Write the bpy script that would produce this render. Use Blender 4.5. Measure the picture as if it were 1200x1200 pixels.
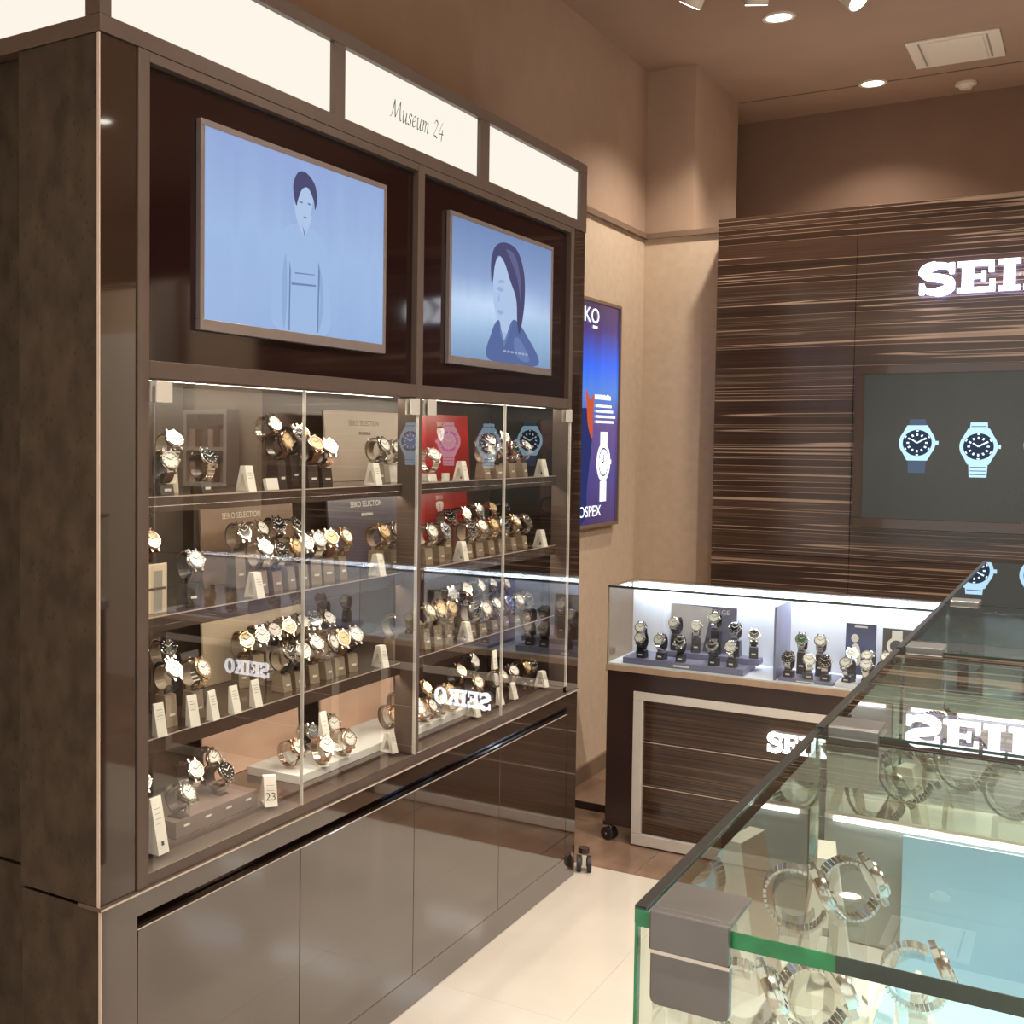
import bpy, bmesh, math, random
from mathutils import Matrix, Vector
R = math.radians
random.seed(7)
sc = bpy.context.scene
for o in list(bpy.data.objects): bpy.data.objects.remove(o)
COL = sc.collection

# ---------------------------------------------------------------- camera
cd = bpy.data.cameras.new('camera'); cam = bpy.data.objects.new('camera', cd); COL.objects.link(cam)
cd.sensor_width = 36; cd.lens = 1387.09 * 36 / 1200
cd.shift_x = 260 / 1200; cd.shift_y = -22.48 / 1200
cd.clip_start = .02
r_, d_, f_ = (.82582737, .56387973, .00698565), (.03022479, -.031889, -.99903431), (-.56311243, .82524102, -.04337796)
cam.matrix_world = Matrix(((r_[0], -d_[0], -f_[0], 0), (r_[1], -d_[1], -f_[1], 0), (r_[2], -d_[2], -f_[2], 1.45), (0, 0, 0, 1)))
sc.camera = cam

# ---------------------------------------------------------------- world, exposure
w = bpy.data.worlds.new('world'); sc.world = w; w.use_nodes = True
w.node_tree.nodes['Background'].inputs[0].default_value = (1, .93, .84, 1)
w.node_tree.nodes['Background'].inputs[1].default_value = 1.5
sc.view_settings.view_transform = 'Standard'; sc.view_settings.look = 'None'
sc.view_settings.exposure = 0.0; sc.view_settings.gamma = 1; sc.view_settings.use_curve_mapping = False
sc.cycles.transparent_max_bounces = 48; sc.cycles.max_bounces = 10; sc.cycles.glossy_bounces = 5
sc.cycles.caustics_reflective = False; sc.cycles.caustics_refractive = False
sc.cycles.sample_clamp_indirect = 6

# ---------------------------------------------------------------- materials
MATS = {}
def newmat(name):
    m = bpy.data.materials.new(name); m.use_nodes = True; MATS[name] = m
    nt = m.node_tree; return m, nt, nt.nodes, nt.links
def pbr(name, col, rough=.5, metal=0, emit=None, es=0, coat=0, spec=.5, var=0, vscale=20, bump=0, bscale=80, stretch=(1, 1, 1)):
    m, nt, N, L = newmat(name); b = N['Principled BSDF']
    b.inputs['Base Color'].default_value = (*col, 1); b.inputs['Roughness'].default_value = rough
    b.inputs['Metallic'].default_value = metal; b.inputs['Coat Weight'].default_value = coat
    b.inputs['Coat Roughness'].default_value = .03; b.inputs['Specular IOR Level'].default_value = spec
    if emit: b.inputs['Emission Color'].default_value = (*emit, 1); b.inputs['Emission Strength'].default_value = es
    if var or bump:
        tc = N.new('ShaderNodeTexCoord'); mp = N.new('ShaderNodeMapping'); mp.inputs['Scale'].default_value = stretch
        L.new(tc.outputs['Object'], mp.inputs[0])
    if var:
        n = N.new('ShaderNodeTexNoise'); n.inputs['Scale'].default_value = vscale; n.inputs['Detail'].default_value = 5
        L.new(mp.outputs[0], n.inputs['Vector'])
        cr = N.new('ShaderNodeValToRGB'); L.new(n.outputs['Fac'], cr.inputs[0])
        cr.color_ramp.elements[0].position = .3; cr.color_ramp.elements[1].position = .7
        cr.color_ramp.elements[0].color = (*[c * (1 - var) for c in col], 1); cr.color_ramp.elements[1].color = (*[min(1, c * (1 + var)) for c in col], 1)
        L.new(cr.outputs[0], b.inputs['Base Color'])
    if bump:
        n2 = N.new('ShaderNodeTexNoise'); n2.inputs['Scale'].default_value = bscale; L.new(mp.outputs[0], n2.inputs['Vector'])
        bp = N.new('ShaderNodeBump'); bp.inputs['Strength'].default_value = bump; bp.inputs['Distance'].default_value = .002
        L.new(n2.outputs['Fac'], bp.inputs['Height']); L.new(bp.outputs[0], b.inputs['Normal'])
    return m
def emis(name, col, s=1.0, gloss=0):
    m, nt, N, L = newmat(name); b = N['Principled BSDF']
    b.inputs['Base Color'].default_value = (0.01, .01, .01, 1); b.inputs['Roughness'].default_value = .25
    b.inputs['Specular IOR Level'].default_value = gloss
    b.inputs['Emission Color'].default_value = (*col, 1); b.inputs['Emission Strength'].default_value = s
    return m
def thin_glass(name, tint=(.97, .985, .975), ior=1.5, boost=1.0):
    # clear pane: fresnel mix of straight-through transmission and mirror reflection on each face
    m, nt, N, L = newmat(name); N.remove(N['Principled BSDF']); out = N['Material Output']
    ge = N.new('ShaderNodeNewGeometry'); mi = N.new('ShaderNodeMix'); mi.data_type = 'FLOAT'
    mi.inputs['A'].default_value = ior; mi.inputs['B'].default_value = 1 / ior
    L.new(ge.outputs['Backfacing'], mi.inputs['Factor'])
    fr = N.new('ShaderNodeFresnel'); L.new(mi.outputs['Result'], fr.inputs['IOR'])
    mu = N.new('ShaderNodeMath'); mu.operation = 'MULTIPLY'; mu.use_clamp = True; mu.inputs[1].default_value = boost; L.new(fr.outputs[0], mu.inputs[0])
    # the outer face carries the reflection of both faces, so a pane mirrors once
    iv = N.new('ShaderNodeMath'); iv.operation = 'SUBTRACT'; iv.inputs[0].default_value = 1; L.new(ge.outputs['Backfacing'], iv.inputs[1])
    m2 = N.new('ShaderNodeMath'); m2.operation = 'MULTIPLY'; L.new(mu.outputs[0], m2.inputs[0]); L.new(iv.outputs[0], m2.inputs[1])
    tr = N.new('ShaderNodeBsdfTransparent'); tr.inputs[0].default_value = (*tint, 1)
    gl = N.new('ShaderNodeBsdfGlossy'); gl.inputs['Roughness'].default_value = 0
    mx = N.new('ShaderNodeMixShader'); L.new(m2.outputs[0], mx.inputs[0]); L.new(tr.outputs[0], mx.inputs[1]); L.new(gl.outputs[0], mx.inputs[2])
    L.new(mx.outputs[0], out.inputs[0]); return m
def stripe_wood(name, base=(.045, .022, .013), line=(.36, .23, .15), rough=.16, dens=1.0):
    # dark veneer with thin pale horizontal grain lines
    m, nt, N, L = newmat(name); b = N['Principled BSDF']
    tc = N.new('ShaderNodeTexCoord'); mp = N.new('ShaderNodeMapping'); mp.inputs['Scale'].default_value = (.35, 1, 62 * dens); L.new(tc.outputs['Object'], mp.inputs[0])
    n = N.new('ShaderNodeTexNoise'); n.inputs['Scale'].default_value = 1; n.inputs['Detail'].default_value = 1.0; L.new(mp.outputs[0], n.inputs['Vector'])
    cr = N.new('ShaderNodeValToRGB'); L.new(n.outputs['Fac'], cr.inputs[0]); e = cr.color_ramp.elements
    e[0].position = .30; e[0].color = (*[c * .72 for c in base], 1); e[1].position = .478; e[1].color = (*[c * .9 for c in base], 1)
    for p_, k_ in ((.490, 0), (.508, 0), (.522, 1.1), (.60, 1.35), (.645, 1.2)): a = e.new(p_); a.color = (*(line if k_ == 0 else [c * k_ for c in base]), 1)
    a = e.new(.655); a.color = (*[c * .45 for c in line], 1); a = e.new(.675); a.color = (*[c * 1.0 for c in base], 1)
    n2 = N.new('ShaderNodeTexNoise'); n2.inputs['Scale'].default_value = 1.5; n2.inputs['Detail'].default_value = 3
    mp2 = N.new('ShaderNodeMapping'); mp2.inputs['Scale'].default_value = (1, 1, 160); L.new(tc.outputs['Object'], mp2.inputs[0]); L.new(mp2.outputs[0], n2.inputs['Vector'])
    mx = N.new('ShaderNodeMix'); mx.data_type = 'RGBA'; mx.blend_type = 'MULTIPLY'; mx.inputs['Factor'].default_value = .5
    cr2 = N.new('ShaderNodeValToRGB'); cr2.color_ramp.elements[0].position = .35; cr2.color_ramp.elements[1].position = .6; cr2.color_ramp.elements[0].color = (.35, .33, .32, 1)
    L.new(n2.outputs['Fac'], cr2.inputs[0]); L.new(cr.outputs[0], mx.inputs['A']); L.new(cr2.outputs[0], mx.inputs['B']); L.new(mx.outputs['Result'], b.inputs['Base Color'])
    b.inputs['Roughness'].default_value = rough; b.inputs['Coat Weight'].default_value = .15; b.inputs['Coat Roughness'].default_value = .05
    return m
def stone_side(name):
    m, nt, N, L = newmat(name); b = N['Principled BSDF']; tc = N.new('ShaderNodeTexCoord')
    mp = N.new('ShaderNodeMapping'); mp.inputs['Scale'].default_value = (1, 1, .6); L.new(tc.outputs['Object'], mp.inputs[0])
    n = N.new('ShaderNodeTexNoise'); n.inputs['Scale'].default_value = 26; n.inputs['Detail'].default_value = 6; L.new(mp.outputs[0], n.inputs['Vector'])
    v = N.new('ShaderNodeTexVoronoi'); v.inputs['Scale'].default_value = 75; L.new(mp.outputs[0], v.inputs['Vector'])
    cr = N.new('ShaderNodeValToRGB'); L.new(n.outputs['Fac'], cr.inputs[0]); cr.color_ramp.elements[0].position = .35; cr.color_ramp.elements[1].position = .7
    cr.color_ramp.elements[0].color = (.018, .012, .008, 1); cr.color_ramp.elements[1].color = (.050, .036, .026, 1)
    cv = N.new('ShaderNodeValToRGB'); L.new(v.outputs['Distance'], cv.inputs[0]); cv.color_ramp.elements[0].position = .10; cv.color_ramp.elements[1].position = .22; cv.color_ramp.elements[0].color = (.25, .22, .2, 1)
    mx = N.new('ShaderNodeMix'); mx.data_type = 'RGBA'; mx.blend_type = 'MULTIPLY'; mx.inputs['Factor'].default_value = .8
    L.new(cr.outputs[0], mx.inputs['A']); L.new(cv.outputs[0], mx.inputs['B']); L.new(mx.outputs['Result'], b.inputs['Base Color'])
    b.inputs['Roughness'].default_value = .35; return m
def screen_grad(name, stops, axis='Z', lo=0., hi=1., s=1.0, streak=0):
    # a lit screen or backlit print whose picture is a procedural gradient over the object's own height
    m, nt, N, L = newmat(name); b = N['Principled BSDF']; tc = N.new('ShaderNodeTexCoord'); sx = N.new('ShaderNodeSeparateXYZ'); L.new(tc.outputs['Object'], sx.inputs[0])
    mr = N.new('ShaderNodeMapRange'); mr.inputs['From Min'].default_value = lo; mr.inputs['From Max'].default_value = hi; L.new(sx.outputs[axis], mr.inputs['Value'])
    src = mr.outputs[0]
    if streak:
        n = N.new('ShaderNodeTexNoise'); n.inputs['Scale'].default_value = 1; mp = N.new('ShaderNodeMapping'); mp.inputs['Scale'].default_value = (9, 14, 1.5)
        L.new(tc.outputs['Object'], mp.inputs[0]); L.new(mp.outputs[0], n.inputs['Vector'])
        ma = N.new('ShaderNodeMath'); ma.operation = 'MULTIPLY_ADD'; ma.inputs[1].default_value = streak; L.new(n.outputs['Fac'], ma.inputs[0]); L.new(src, ma.inputs[2])
        mb = N.new('ShaderNodeMath'); mb.operation = 'SUBTRACT'; mb.inputs[1].default_value = streak / 2; L.new(ma.outputs[0], mb.inputs[0]); src = mb.outputs[0]
    cr = N.new('ShaderNodeValToRGB'); L.new(src, cr.inputs[0]); e = cr.color_ramp.elements
    e[0].position = stops[0][0]; e[0].color = (*stops[0][1], 1); e[1].position = stops[-1][0]; e[1].color = (*stops[-1][1], 1)
    for p, c in stops[1:-1]: q = e.new(p); q.color = (*c, 1)
    b.inputs['Base Color'].default_value = (.01, .01, .01, 1); b.inputs['Roughness'].default_value = .2
    L.new(cr.outputs[0], b.inputs['Emission Color']); b.inputs['Emission Strength'].default_value = s
    return m

gloss_brown = pbr('gloss_brown', (.030, .017, .012), rough=.045, coat=.6, var=.15, vscale=3)
door_gloss = pbr('door_gloss', (.036, .021, .015), rough=.06, coat=1.0, spec=.9, var=.12, vscale=2, bump=.05, bscale=3)
black_gloss = pbr('black_gloss', (.012, .004, .004), rough=.06)
satin_frame = pbr('satin_frame', (.115, .080, .064), rough=.38, metal=.25, var=.08, vscale=8)
steel_edge = pbr('steel_edge', (.62, .53, .46), rough=.45, metal=.3)
stone = stone_side('stone_side')
wall_beige = pbr('wall_beige', (.56, .43, .32), rough=.8, var=.06, vscale=30, bump=.15, bscale=220)
wall_brown = pbr('wall_brown', (.40, .275, .20), rough=.85, var=.05, vscale=6, bump=.1, bscale=200)
ceil_brown = pbr('ceiling_brown', (.36, .24, .17), rough=.9, var=.04, vscale=5)
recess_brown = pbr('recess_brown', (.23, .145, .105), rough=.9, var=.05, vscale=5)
cream_wall = pbr('cream_wall', (.62, .53, .42), rough=.8, var=.03, vscale=12)
grey_pier = pbr('grey_pier', (.30, .27, .22), rough=.7, var=.2, vscale=6)
white_paint = pbr('white_paint', (.78, .74, .66), rough=.5, var=.02, vscale=10)
trim_mat = pbr('trim_brown', (.20, .13, .09), rough=.5, var=.05, vscale=12)
marble = pbr('marble', (.66, .60, .53), rough=.13, var=.07, vscale=2.2, spec=.5)
brown_tile = pbr('brown_tile', (.26, .165, .115), rough=.25, var=.28, vscale=9, stretch=(1, .4, 1))
joint = pbr('joint', (.42, .36, .3), rough=.7, var=.1, vscale=30)
stripe = stripe_wood('stripe_wood', base=(.060, .032, .021), line=(.40, .28, .20), dens=.62)
stripe_dark = stripe_wood('stripe_wood_dark', base=(.05, .026, .016), line=(.11, .068, .045), rough=.12, dens=1.2)
dark_body = pbr('dark_body', (.035, .019, .017), rough=.22, var=.1, vscale=6)
silver = pbr('silver_frame', (.74, .70, .65), rough=.42, metal=.45, var=.04, vscale=15)
wood_lip = pbr('wood_lip', (.40, .28, .20), rough=.4, var=.12, vscale=18)
case_white = pbr('case_white', (.80, .82, .88), rough=.45, var=.02, vscale=10)
glass_door = thin_glass('glass_door', (.975, .98, .97), 1.5, 2.1)
glass_case = thin_glass('glass_case', (.955, .975, .97), 1.5, 1.6)
glass_green = thin_glass('glass_green', (.955, .985, .965), 1.52, 1.9)
green_edge = pbr('green_edge', (.012, .21, .075), rough=.12, emit=None, coat=.5, var=.35, vscale=50)
dark_green_edge = pbr('dark_green_edge', (.025, .045, .034), rough=.15, coat=.4, var=.4, vscale=18)
black_seal = pbr('black_seal', (.02, .02, .018), rough=.3)
clamp_steel = pbr('clamp_steel', (.17, .165, .16), rough=.32, metal=.6, var=.06, vscale=40)
clamp_white = pbr('clamp_white', (.66, .62, .56), rough=.35, metal=.3)
light_box = emis('light_box', (1.0, .935, .82), .98)
led_warm = emis('led_warm', (1.0, .87, .70), 40)
led_case = emis('led_case', (1.0, 1.0, .95), 9)
led_cool = emis('led_cool', (.78, .86, 1.0), 44)
lamp_lens = emis('lamp_lens', (1.0, .93, .82), 14)
sign_white = emis('sign_white', (.90, .94, 1.0), 3.4)
sign_white_dim = emis('sign_white_dim', (.93, .95, 1.0), 5.0)
ink = pbr('ink_black', (.015, .013, .012), rough=.6)
ink_brown = pbr('ink_brown', (.10, .06, .04), rough=.6)
ink_grey = pbr('ink_grey', (.33, .30, .27), rough=.6)
white_ink = pbr('white_ink', (.85, .82, .76), rough=.5)
card_white = pbr('card_white', (.86, .82, .74), rough=.55)
card_cream = pbr('card_cream', (.70, .58, .42), rough=.6, var=.06, vscale=8)
board_grey = pbr('board_grey', (.42, .35, .29), rough=.45, var=.1, vscale=6)
board_blue = pbr('board_blue', (.10, .085, .115), rough=.35, var=.25, vscale=5)
board_brown = pbr('board_brown', (.30, .19, .12), rough=.4, var=.2, vscale=6)
board_pink = pbr('board_pink', (.74, .50, .37), rough=.45, var=.1, vscale=5, stretch=(1, 1, 3))
board_red = pbr('board_red', (.42, .012, .010), rough=.35, var=.2, vscale=8)
board_dark = pbr('board_dark', (.06, .05, .05), rough=.35, var=.2, vscale=10)
shelf_mat = pbr('shelf_brown', (.07, .042, .032), rough=.2, coat=.3, var=.1, vscale=9)
back_dark = pbr('back_brown', (.085, .055, .042), rough=.35, var=.2, vscale=3)
riser_dark = pbr('riser_brown', (.12, .075, .058), rough=.3, var=.1, vscale=12)
riser_mauve = pbr('riser_mauve', (.20, .145, .13), rough=.3, var=.08, vscale=12)
stand_taupe = pbr('stand_taupe', (.30, .23, .16), rough=.45, var=.1, vscale=30)
stand_dark = pbr('stand_dark', (.05, .035, .03), rough=.3, var=.1, vscale=30)
stand_cream = pbr('stand_cream', (.66, .58, .46), rough=.45, var=.06, vscale=30)
stand_black = pbr('stand_navy', (.018, .018, .032), rough=.3, var=.1, vscale=30)
acrylic = thin_glass('acrylic', (.95, .95, .93), 1.49, 1.8)
steel = pbr('watch_steel', (.78, .75, .70), rough=.2, metal=1, var=.06, vscale=120)
gold = pbr('watch_gold', (.84, .64, .40), rough=.22, metal=1, var=.06, vscale=120)
rose = pbr('watch_rose', (.84, .62, .50), rough=.22, metal=1, var=.06, vscale=120)
black_steel = pbr('watch_black', (.04, .04, .045), rough=.25, metal=.8, var=.1, vscale=120)
leather_brown = pbr('leather_brown', (.15, .055, .022), rough=.5, var=.2, vscale=200)
leather_black = pbr('leather_black', (.014, .012, .012), rough=.45, var=.2, vscale=200)
dial_white = pbr('dial_white', (.86, .84, .78), rough=.25, coat=.6, var=.03, vscale=90)
dial_black = pbr('dial_black', (.012, .012, .016), rough=.2, coat=.8, var=.1, vscale=90)
dial_blue = pbr('dial_blue', (.02, .05, .20), rough=.2, coat=.8, var=.1, vscale=90)
dial_champ = pbr('dial_champagne', (.72, .54, .30), rough=.25, coat=.6, var=.05, vscale=90)
dial_green = pbr('dial_green', (.02, .12, .06), rough=.2, coat=.8, var=.1, vscale=90)
tray_lilac = pbr('tray_lilac', (.20, .20, .32), rough=.35, var=.08, vscale=20)
tray_white = pbr('tray_white', (.74, .74, .80), rough=.4, var=.03, vscale=20)
deck_white = pbr('deck_white', (.80, .80, .77), rough=.4, var=.03, vscale=14)
deck_grey = pbr('deck_grey', (.40, .43, .40), rough=.3, var=.12, vscale=7)
sky_blue = pbr('sky_blue', (.48, .76, .95), rough=.35, var=.07, vscale=5)
base_dark = pbr('base_dark', (.05, .035, .028), rough=.2, coat=.4, var=.1, vscale=5)
rubber = pbr('rubber', (.02, .018, .018), rough=.5)
chrome = pbr('chrome', (.75, .73, .70), rough=.12, metal=1)
plastic_white = pbr('plastic_white', (.78, .70, .60), rough=.5)
tv_bezel = pbr('tv_bezel', (.28, .23, .22), rough=.32, metal=.5, var=.05, vscale=20)
wall_tv_bezel = pbr('wall_tv_bezel', (.035, .018, .012), rough=.12, coat=.5)

# ---------------------------------------------------------------- mesh helpers
class MB:
    def __init__(s): s.v = []; s.f = []
    def add(s, vs, fs):
        n = len(s.v); s.v += [tuple(p) for p in vs]; s.f += [tuple(i + n for i in f) for f in fs]; return s
    def box(s, x0, x1, y0, y1, z0, z1):
        return s.add([(x0, y0, z0), (x1, y0, z0), (x1, y1, z0), (x0, y1, z0), (x0, y0, z1), (x1, y0, z1), (x1, y1, z1), (x0, y1, z1)],
                     [(0, 3, 2, 1), (4, 5, 6, 7), (0, 1, 5, 4), (1, 2, 6, 5), (2, 3, 7, 6), (3, 0, 4, 7)])
    def obox(s, c, ax, ay, az):        # oriented box from centre and three half-axis vectors
        c, ax, ay, az = map(Vector, (c, ax, ay, az)); vs = []
        for k in (-1, 1):
            for a, b in ((-1, -1), (1, -1), (1, 1), (-1, 1)): vs.append(c + ax * a + ay * b + az * k)
        return s.add(vs, [(0, 3, 2, 1), (4, 5, 6, 7), (0, 1, 5, 4), (1, 2, 6, 5), (2, 3, 7, 6), (3, 0, 4, 7)])
    def prism(s, poly, f0, f1):        # poly of 2d points; f0/f1 map (a,b)->3d for the two caps
        n = len(poly); vs = [f0(*p) for p in poly] + [f1(*p) for p in poly]
        return s.add(vs, [tuple(range(n))[::-1], tuple(range(n, 2 * n))] + [(i, (i + 1) % n, n + (i + 1) % n, n + i) for i in range(n)])
    def ring(s, outer, inner, f0, f1):  # prism with a hole, same point count
        n = len(outer); vs = [f0(*p) for p in outer] + [f0(*p) for p in inner] + [f1(*p) for p in outer] + [f1(*p) for p in inner]
        fs = []
        for i in range(n):
            j = (i + 1) % n
            fs += [(i, n + i, n + j, j), (2 * n + i, 2 * n + j, 3 * n + j, 3 * n + i), (i, j, 2 * n + j, 2 * n + i), (n + i, 3 * n + i, 3 * n + j, n + j)]
        return s.add(vs, fs)
    def cyl(s, c, ax, r, h, n=20, r2=None):   # cylinder from c along unit axis ax
        ax = Vector(ax).normalized(); u = ax.orthogonal().normalized(); v = ax.cross(u); c = Vector(c); r2 = r if r2 is None else r2
        vs = [c + (u * math.cos(t) + v * math.sin(t)) * r for t in [2 * math.pi * i / n for i in range(n)]]
        vs += [c + ax * h + (u * math.cos(t) + v * math.sin(t)) * r2 for t in [2 * math.pi * i / n for i in range(n)]]
        return s.add(vs, [tuple(range(n))[::-1], tuple(range(n, 2 * n))] + [(i, (i + 1) % n, n + (i + 1) % n, n + i) for i in range(n)])
    def mesh(s, name):
        m = bpy.data.meshes.new(name); m.from_pydata(s.v, [], s.f)
        bm = bmesh.new(); bm.from_mesh(m); bmesh.ops.recalc_face_normals(bm, faces=bm.faces); bm.to_mesh(m); bm.free(); m.update(); return m
    def build(s, name, mat, parent=None, smooth=False, bev=0, loc=None):
        m = s.mesh(name); m.materials.append(mat)
        return link(name, m, parent, smooth, bev, loc)
def link(name, m, parent=None, smooth=False, bev=0, loc=None):
    o = bpy.data.objects.new(name, m); COL.objects.link(o)
    if parent: o.parent = parent
    if loc is not None: o.location = loc
    if smooth:
        for p in m.polygons: p.use_smooth = True
        try: m.set_sharp_from_angle(angle=R(38))
        except Exception: pass
    if bev:
        b = o.modifiers.new('bevel', 'BEVEL'); b.width = bev; b.segments = 2; b.limit_method = 'ANGLE'
    return o
def bx(name, mat, parent, x0, x1, y0, y1, z0, z1, bev=0):
    return MB().box(x0, x1, y0, y1, z0, z1).build(name, mat, parent, bev=bev)
def tag(o, label, cat=None, group=None, kind=None):
    o['label'] = label
    if cat: o['category'] = cat
    if group: o['group'] = group
    if kind: o['kind'] = kind
    return o
def thing(name, label, cat, loc=(0, 0, 0), rotz=0, group=None):
    o = bpy.data.objects.new(name, None); COL.objects.link(o); o.empty_display_size = .05
    o.location = loc; o.rotation_euler = (0, 0, rotz); return tag(o, label, cat, group)
def struct(o, label): return tag(o, label, kind='structure')
def copy_tree(o, parent=None):
    c = o.copy(); COL.objects.link(c); c.parent = parent
    for ch in o.children: copy_tree(ch, c)
    return c
def smooth_loop(pts, k=6, closed=True):
    out = []; n = len(pts)
    for i in range(n if closed else n - 1):
        P = [pts[(i + j) % n] if closed else pts[min(max(i + j, 0), n - 1)] for j in (-1, 0, 1, 2)]
        for q in range(k):
            t = q / k
            out.append(tuple(.5 * (2 * P[1][d] + (P[2][d] - P[0][d]) * t + (2 * P[0][d] - 5 * P[1][d] + 4 * P[2][d] - P[3][d]) * t * t + (3 * P[1][d] - P[0][d] - 3 * P[2][d] + P[3][d]) * t ** 3) for d in (0, 1)))
    if not closed: out.append(tuple(pts[-1]))
    return out
def ell(cx, cy, rx, ry, n=28, a0=0): return [(cx + rx * math.cos(a0 + 2 * math.pi * i / n), cy + ry * math.sin(a0 + 2 * math.pi * i / n)) for i in range(n)]

def rect(a, b, c, d): return [(a, c), (b, c), (b, d), (a, d)]
def words_(x, y, h, n, sg=1):
    # a line of print too small to read: narrow upright blocks of uneven width
    out = []; q = 0; rr = random.Random(n)
    for i in range(n):
        w_ = h * rr.uniform(.45, .8); out.append(rect(*sorted((x + sg * q, x + sg * (q + w_))), y, y + h * rr.uniform(.75, 1))); q += w_ + h * .18
    return out
class Face:
    """A flat picture surface: origin, unit axes u (right) v (up) and normal n in the parent's space; layers stack 0.3 mm apart."""
    def __init__(s, parent, o, u, v, n, name='picture', step=.0003):
        s.p, s.o, s.u, s.v, s.n, s.k, s.name, s.step = parent, Vector(o), Vector(u), Vector(v), Vector(n), 0, name, step
    def at(s, a, b, h): return s.o + s.u * a + s.v * b + s.n * h
    def poly(s, polys, mat, name=None, hold=False):
        if not hold: s.k += 1
        h = s.step * s.k; mb = MB()
        for p in polys: mb.add([s.at(a, b, h) for a, b in p], [tuple(range(len(p)))])
        m = bpy.data.meshes.new(name or s.name); m.from_pydata(mb.v, [], mb.f)
        bm = bmesh.new(); bm.from_mesh(m); bmesh.ops.triangulate(bm, faces=bm.faces); bm.normal_update()
        for f in bm.faces:
            if f.normal.dot(s.n) < 0: f.normal_flip()
        bm.to_mesh(m); bm.free(); m.materials.append(mat)
        return link(name or s.name, m, s.p)
    def text(s, txt, x, y, size, mat, align='CENTER', name='lettering', sx=1.0, shear=0):
        c = bpy.data.curves.new('t', 'FONT'); c.body = txt; c.size = size; c.align_x = align; c.align_y = 'CENTER'; c.shear = shear; c.resolution_u = 3
        t = bpy.data.objects.new('t', c); COL.objects.link(t); dg = bpy.context.evaluated_depsgraph_get()
        m = bpy.data.meshes.new_from_object(t.evaluated_get(dg)); bpy.data.objects.remove(t); bpy.data.curves.remove(c)
        s.k += 1; h = s.step * s.k
        for vv in m.vertices: vv.co = s.at(x + vv.co.x * sx, y + vv.co.y, h)
        m.materials.clear(); m.materials.append(mat); m.name = name; return link(name, m, s.p)

#  slab-serif letters of the SEIKO sign, unit height; each a list of (outer, hole-or-None)
def glyph(ch):
    if ch == 'E': return 1.12, [rect(.0, 1.02, .84, 1), rect(.0, 1.06, 0, .16), rect(.13, .45, .16, .84), rect(.45, .68, .43, .57), rect(.68, .80, .33, .67), rect(.88, 1.02, .62, .84), rect(.91, 1.06, .16, .39)]
    if ch == 'I': return .66, [rect(0, .60, .84, 1), rect(0, .60, 0, .16), rect(.14, .46, .16, .84)]
    if ch == 'K': return 1.22, [rect(0, .58, .84, 1), rect(0, .58, 0, .16), rect(.13, .45, .16, .84), [(.45, .36), (.62, .50), (1.0, .84), (.70, .84), (.45, .60)],
                               [(.58, .47), (.76, .62), (1.14, .16), (.80, .16)], rect(.62, 1.08, .84, 1), rect(.70, 1.18, 0, .16)]
    if ch == 'O': return 1.26, [('ring', ell(.6, .5, .6, .53, 36), ell(.6, .5, .27, .36, 36))]
    if ch == 'S':
        c = smooth_loop([(.93, .72), (.84, .87), (.5, .93), (.2, .84), (.14, .68), (.28, .575), (.55, .52), (.84, .43), (.89, .27), (.76, .12), (.45, .065), (.17, .14), (.07, .28)], 5, False)
        out = []
        for i in range(len(c) - 1):
            (x0, y0), (x1, y1) = c[i], c[i + 1]
            def wd(i):
                t = i / (len(c) - 1); return .085 + .05 * math.sin(math.pi * min(1, max(0, (t - .05) / .9)) * 1) + .035 * (abs(math.cos(2 * math.pi * t)) < .5)
            a0 = c[max(i - 1, 0)]; dx, dy = x1 - a0[0], y1 - a0[1]; l = math.hypot(dx, dy) or 1; n0 = (-dy / l * wd(i), dx / l * wd(i))
            a1 = c[min(i + 2, len(c) - 1)]; dx, dy = a1[0] - x0, a1[1] - y0; l = math.hypot(dx, dy) or 1; n1 = (-dy / l * wd(i + 1), dx / l * wd(i + 1))
            out.append([(x0 - n0[0], y0 - n0[1]), (x1 - n1[0], y1 - n1[1]), (x1 + n1[0], y1 + n1[1]), (x0 + n0[0], y0 + n0[1])])
        out += [rect(.86, 1.0, .64, 1), rect(0, .14, 0, .36)]
        return 1.06, out
def seiko(parent, o, u, v, n, height, depth, mat, name='letter', sx=1.0, word='SEIKO'):
    o, u, v, n = map(Vector, (o, u, v, n)); x = 0
    for ch in word:
        wd, shapes = glyph(ch); mb = MB()
        f0 = lambda a, b: o + u * ((x + a) * height * sx) + v * (b * height)
        f1 = lambda a, b: f0(a, b) + n * depth
        for sh in shapes:
            if sh[0] == 'ring': mb.ring(sh[1], sh[2], f0, f1)
            else: mb.prism(sh, f0, f1)
        mb.build(name, mat, parent); x += wd + .03
    return x * height * sx

# ================================================================ THE SETTING
H = 3.148; XL = -1.754; YB = 5.45
fl = bx('floor', joint, None, -1.9, 3.6, -2.6, 6.75, -.06, -.004); struct(fl, 'polished shop floor of pale marble slabs and brown tiles')
ym = [-2.6, -1.7, -.8, .1, 1.0, 1.9, 2.8, 3.9]; xm = [-1.9, -1.06, .1, 1.26, 2.42, 3.6]
for i in range(len(xm) - 1):
    for j in range(len(ym) - 1): bx('marble_slab', marble, fl, xm[i] + .0003, xm[i + 1] - .0003, ym[j] + .0003, ym[j + 1] - .0003, -.004, 0)
xt = [-1.9 + .05 + .6 * k for k in range(0, 10)]; xt[0] = -1.9
yt = [3.9, 4.36, 4.82, 5.28, 5.74, 6.2, 6.75]
for i in range(len(xt) - 1):
    for j in range(len(yt) - 1): bx('floor_tile', brown_tile, fl, xt[i] + .002, min(3.6, xt[i + 1]) - .002, yt[j] + .002, yt[j + 1] - .002, -.004, 0)

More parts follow.
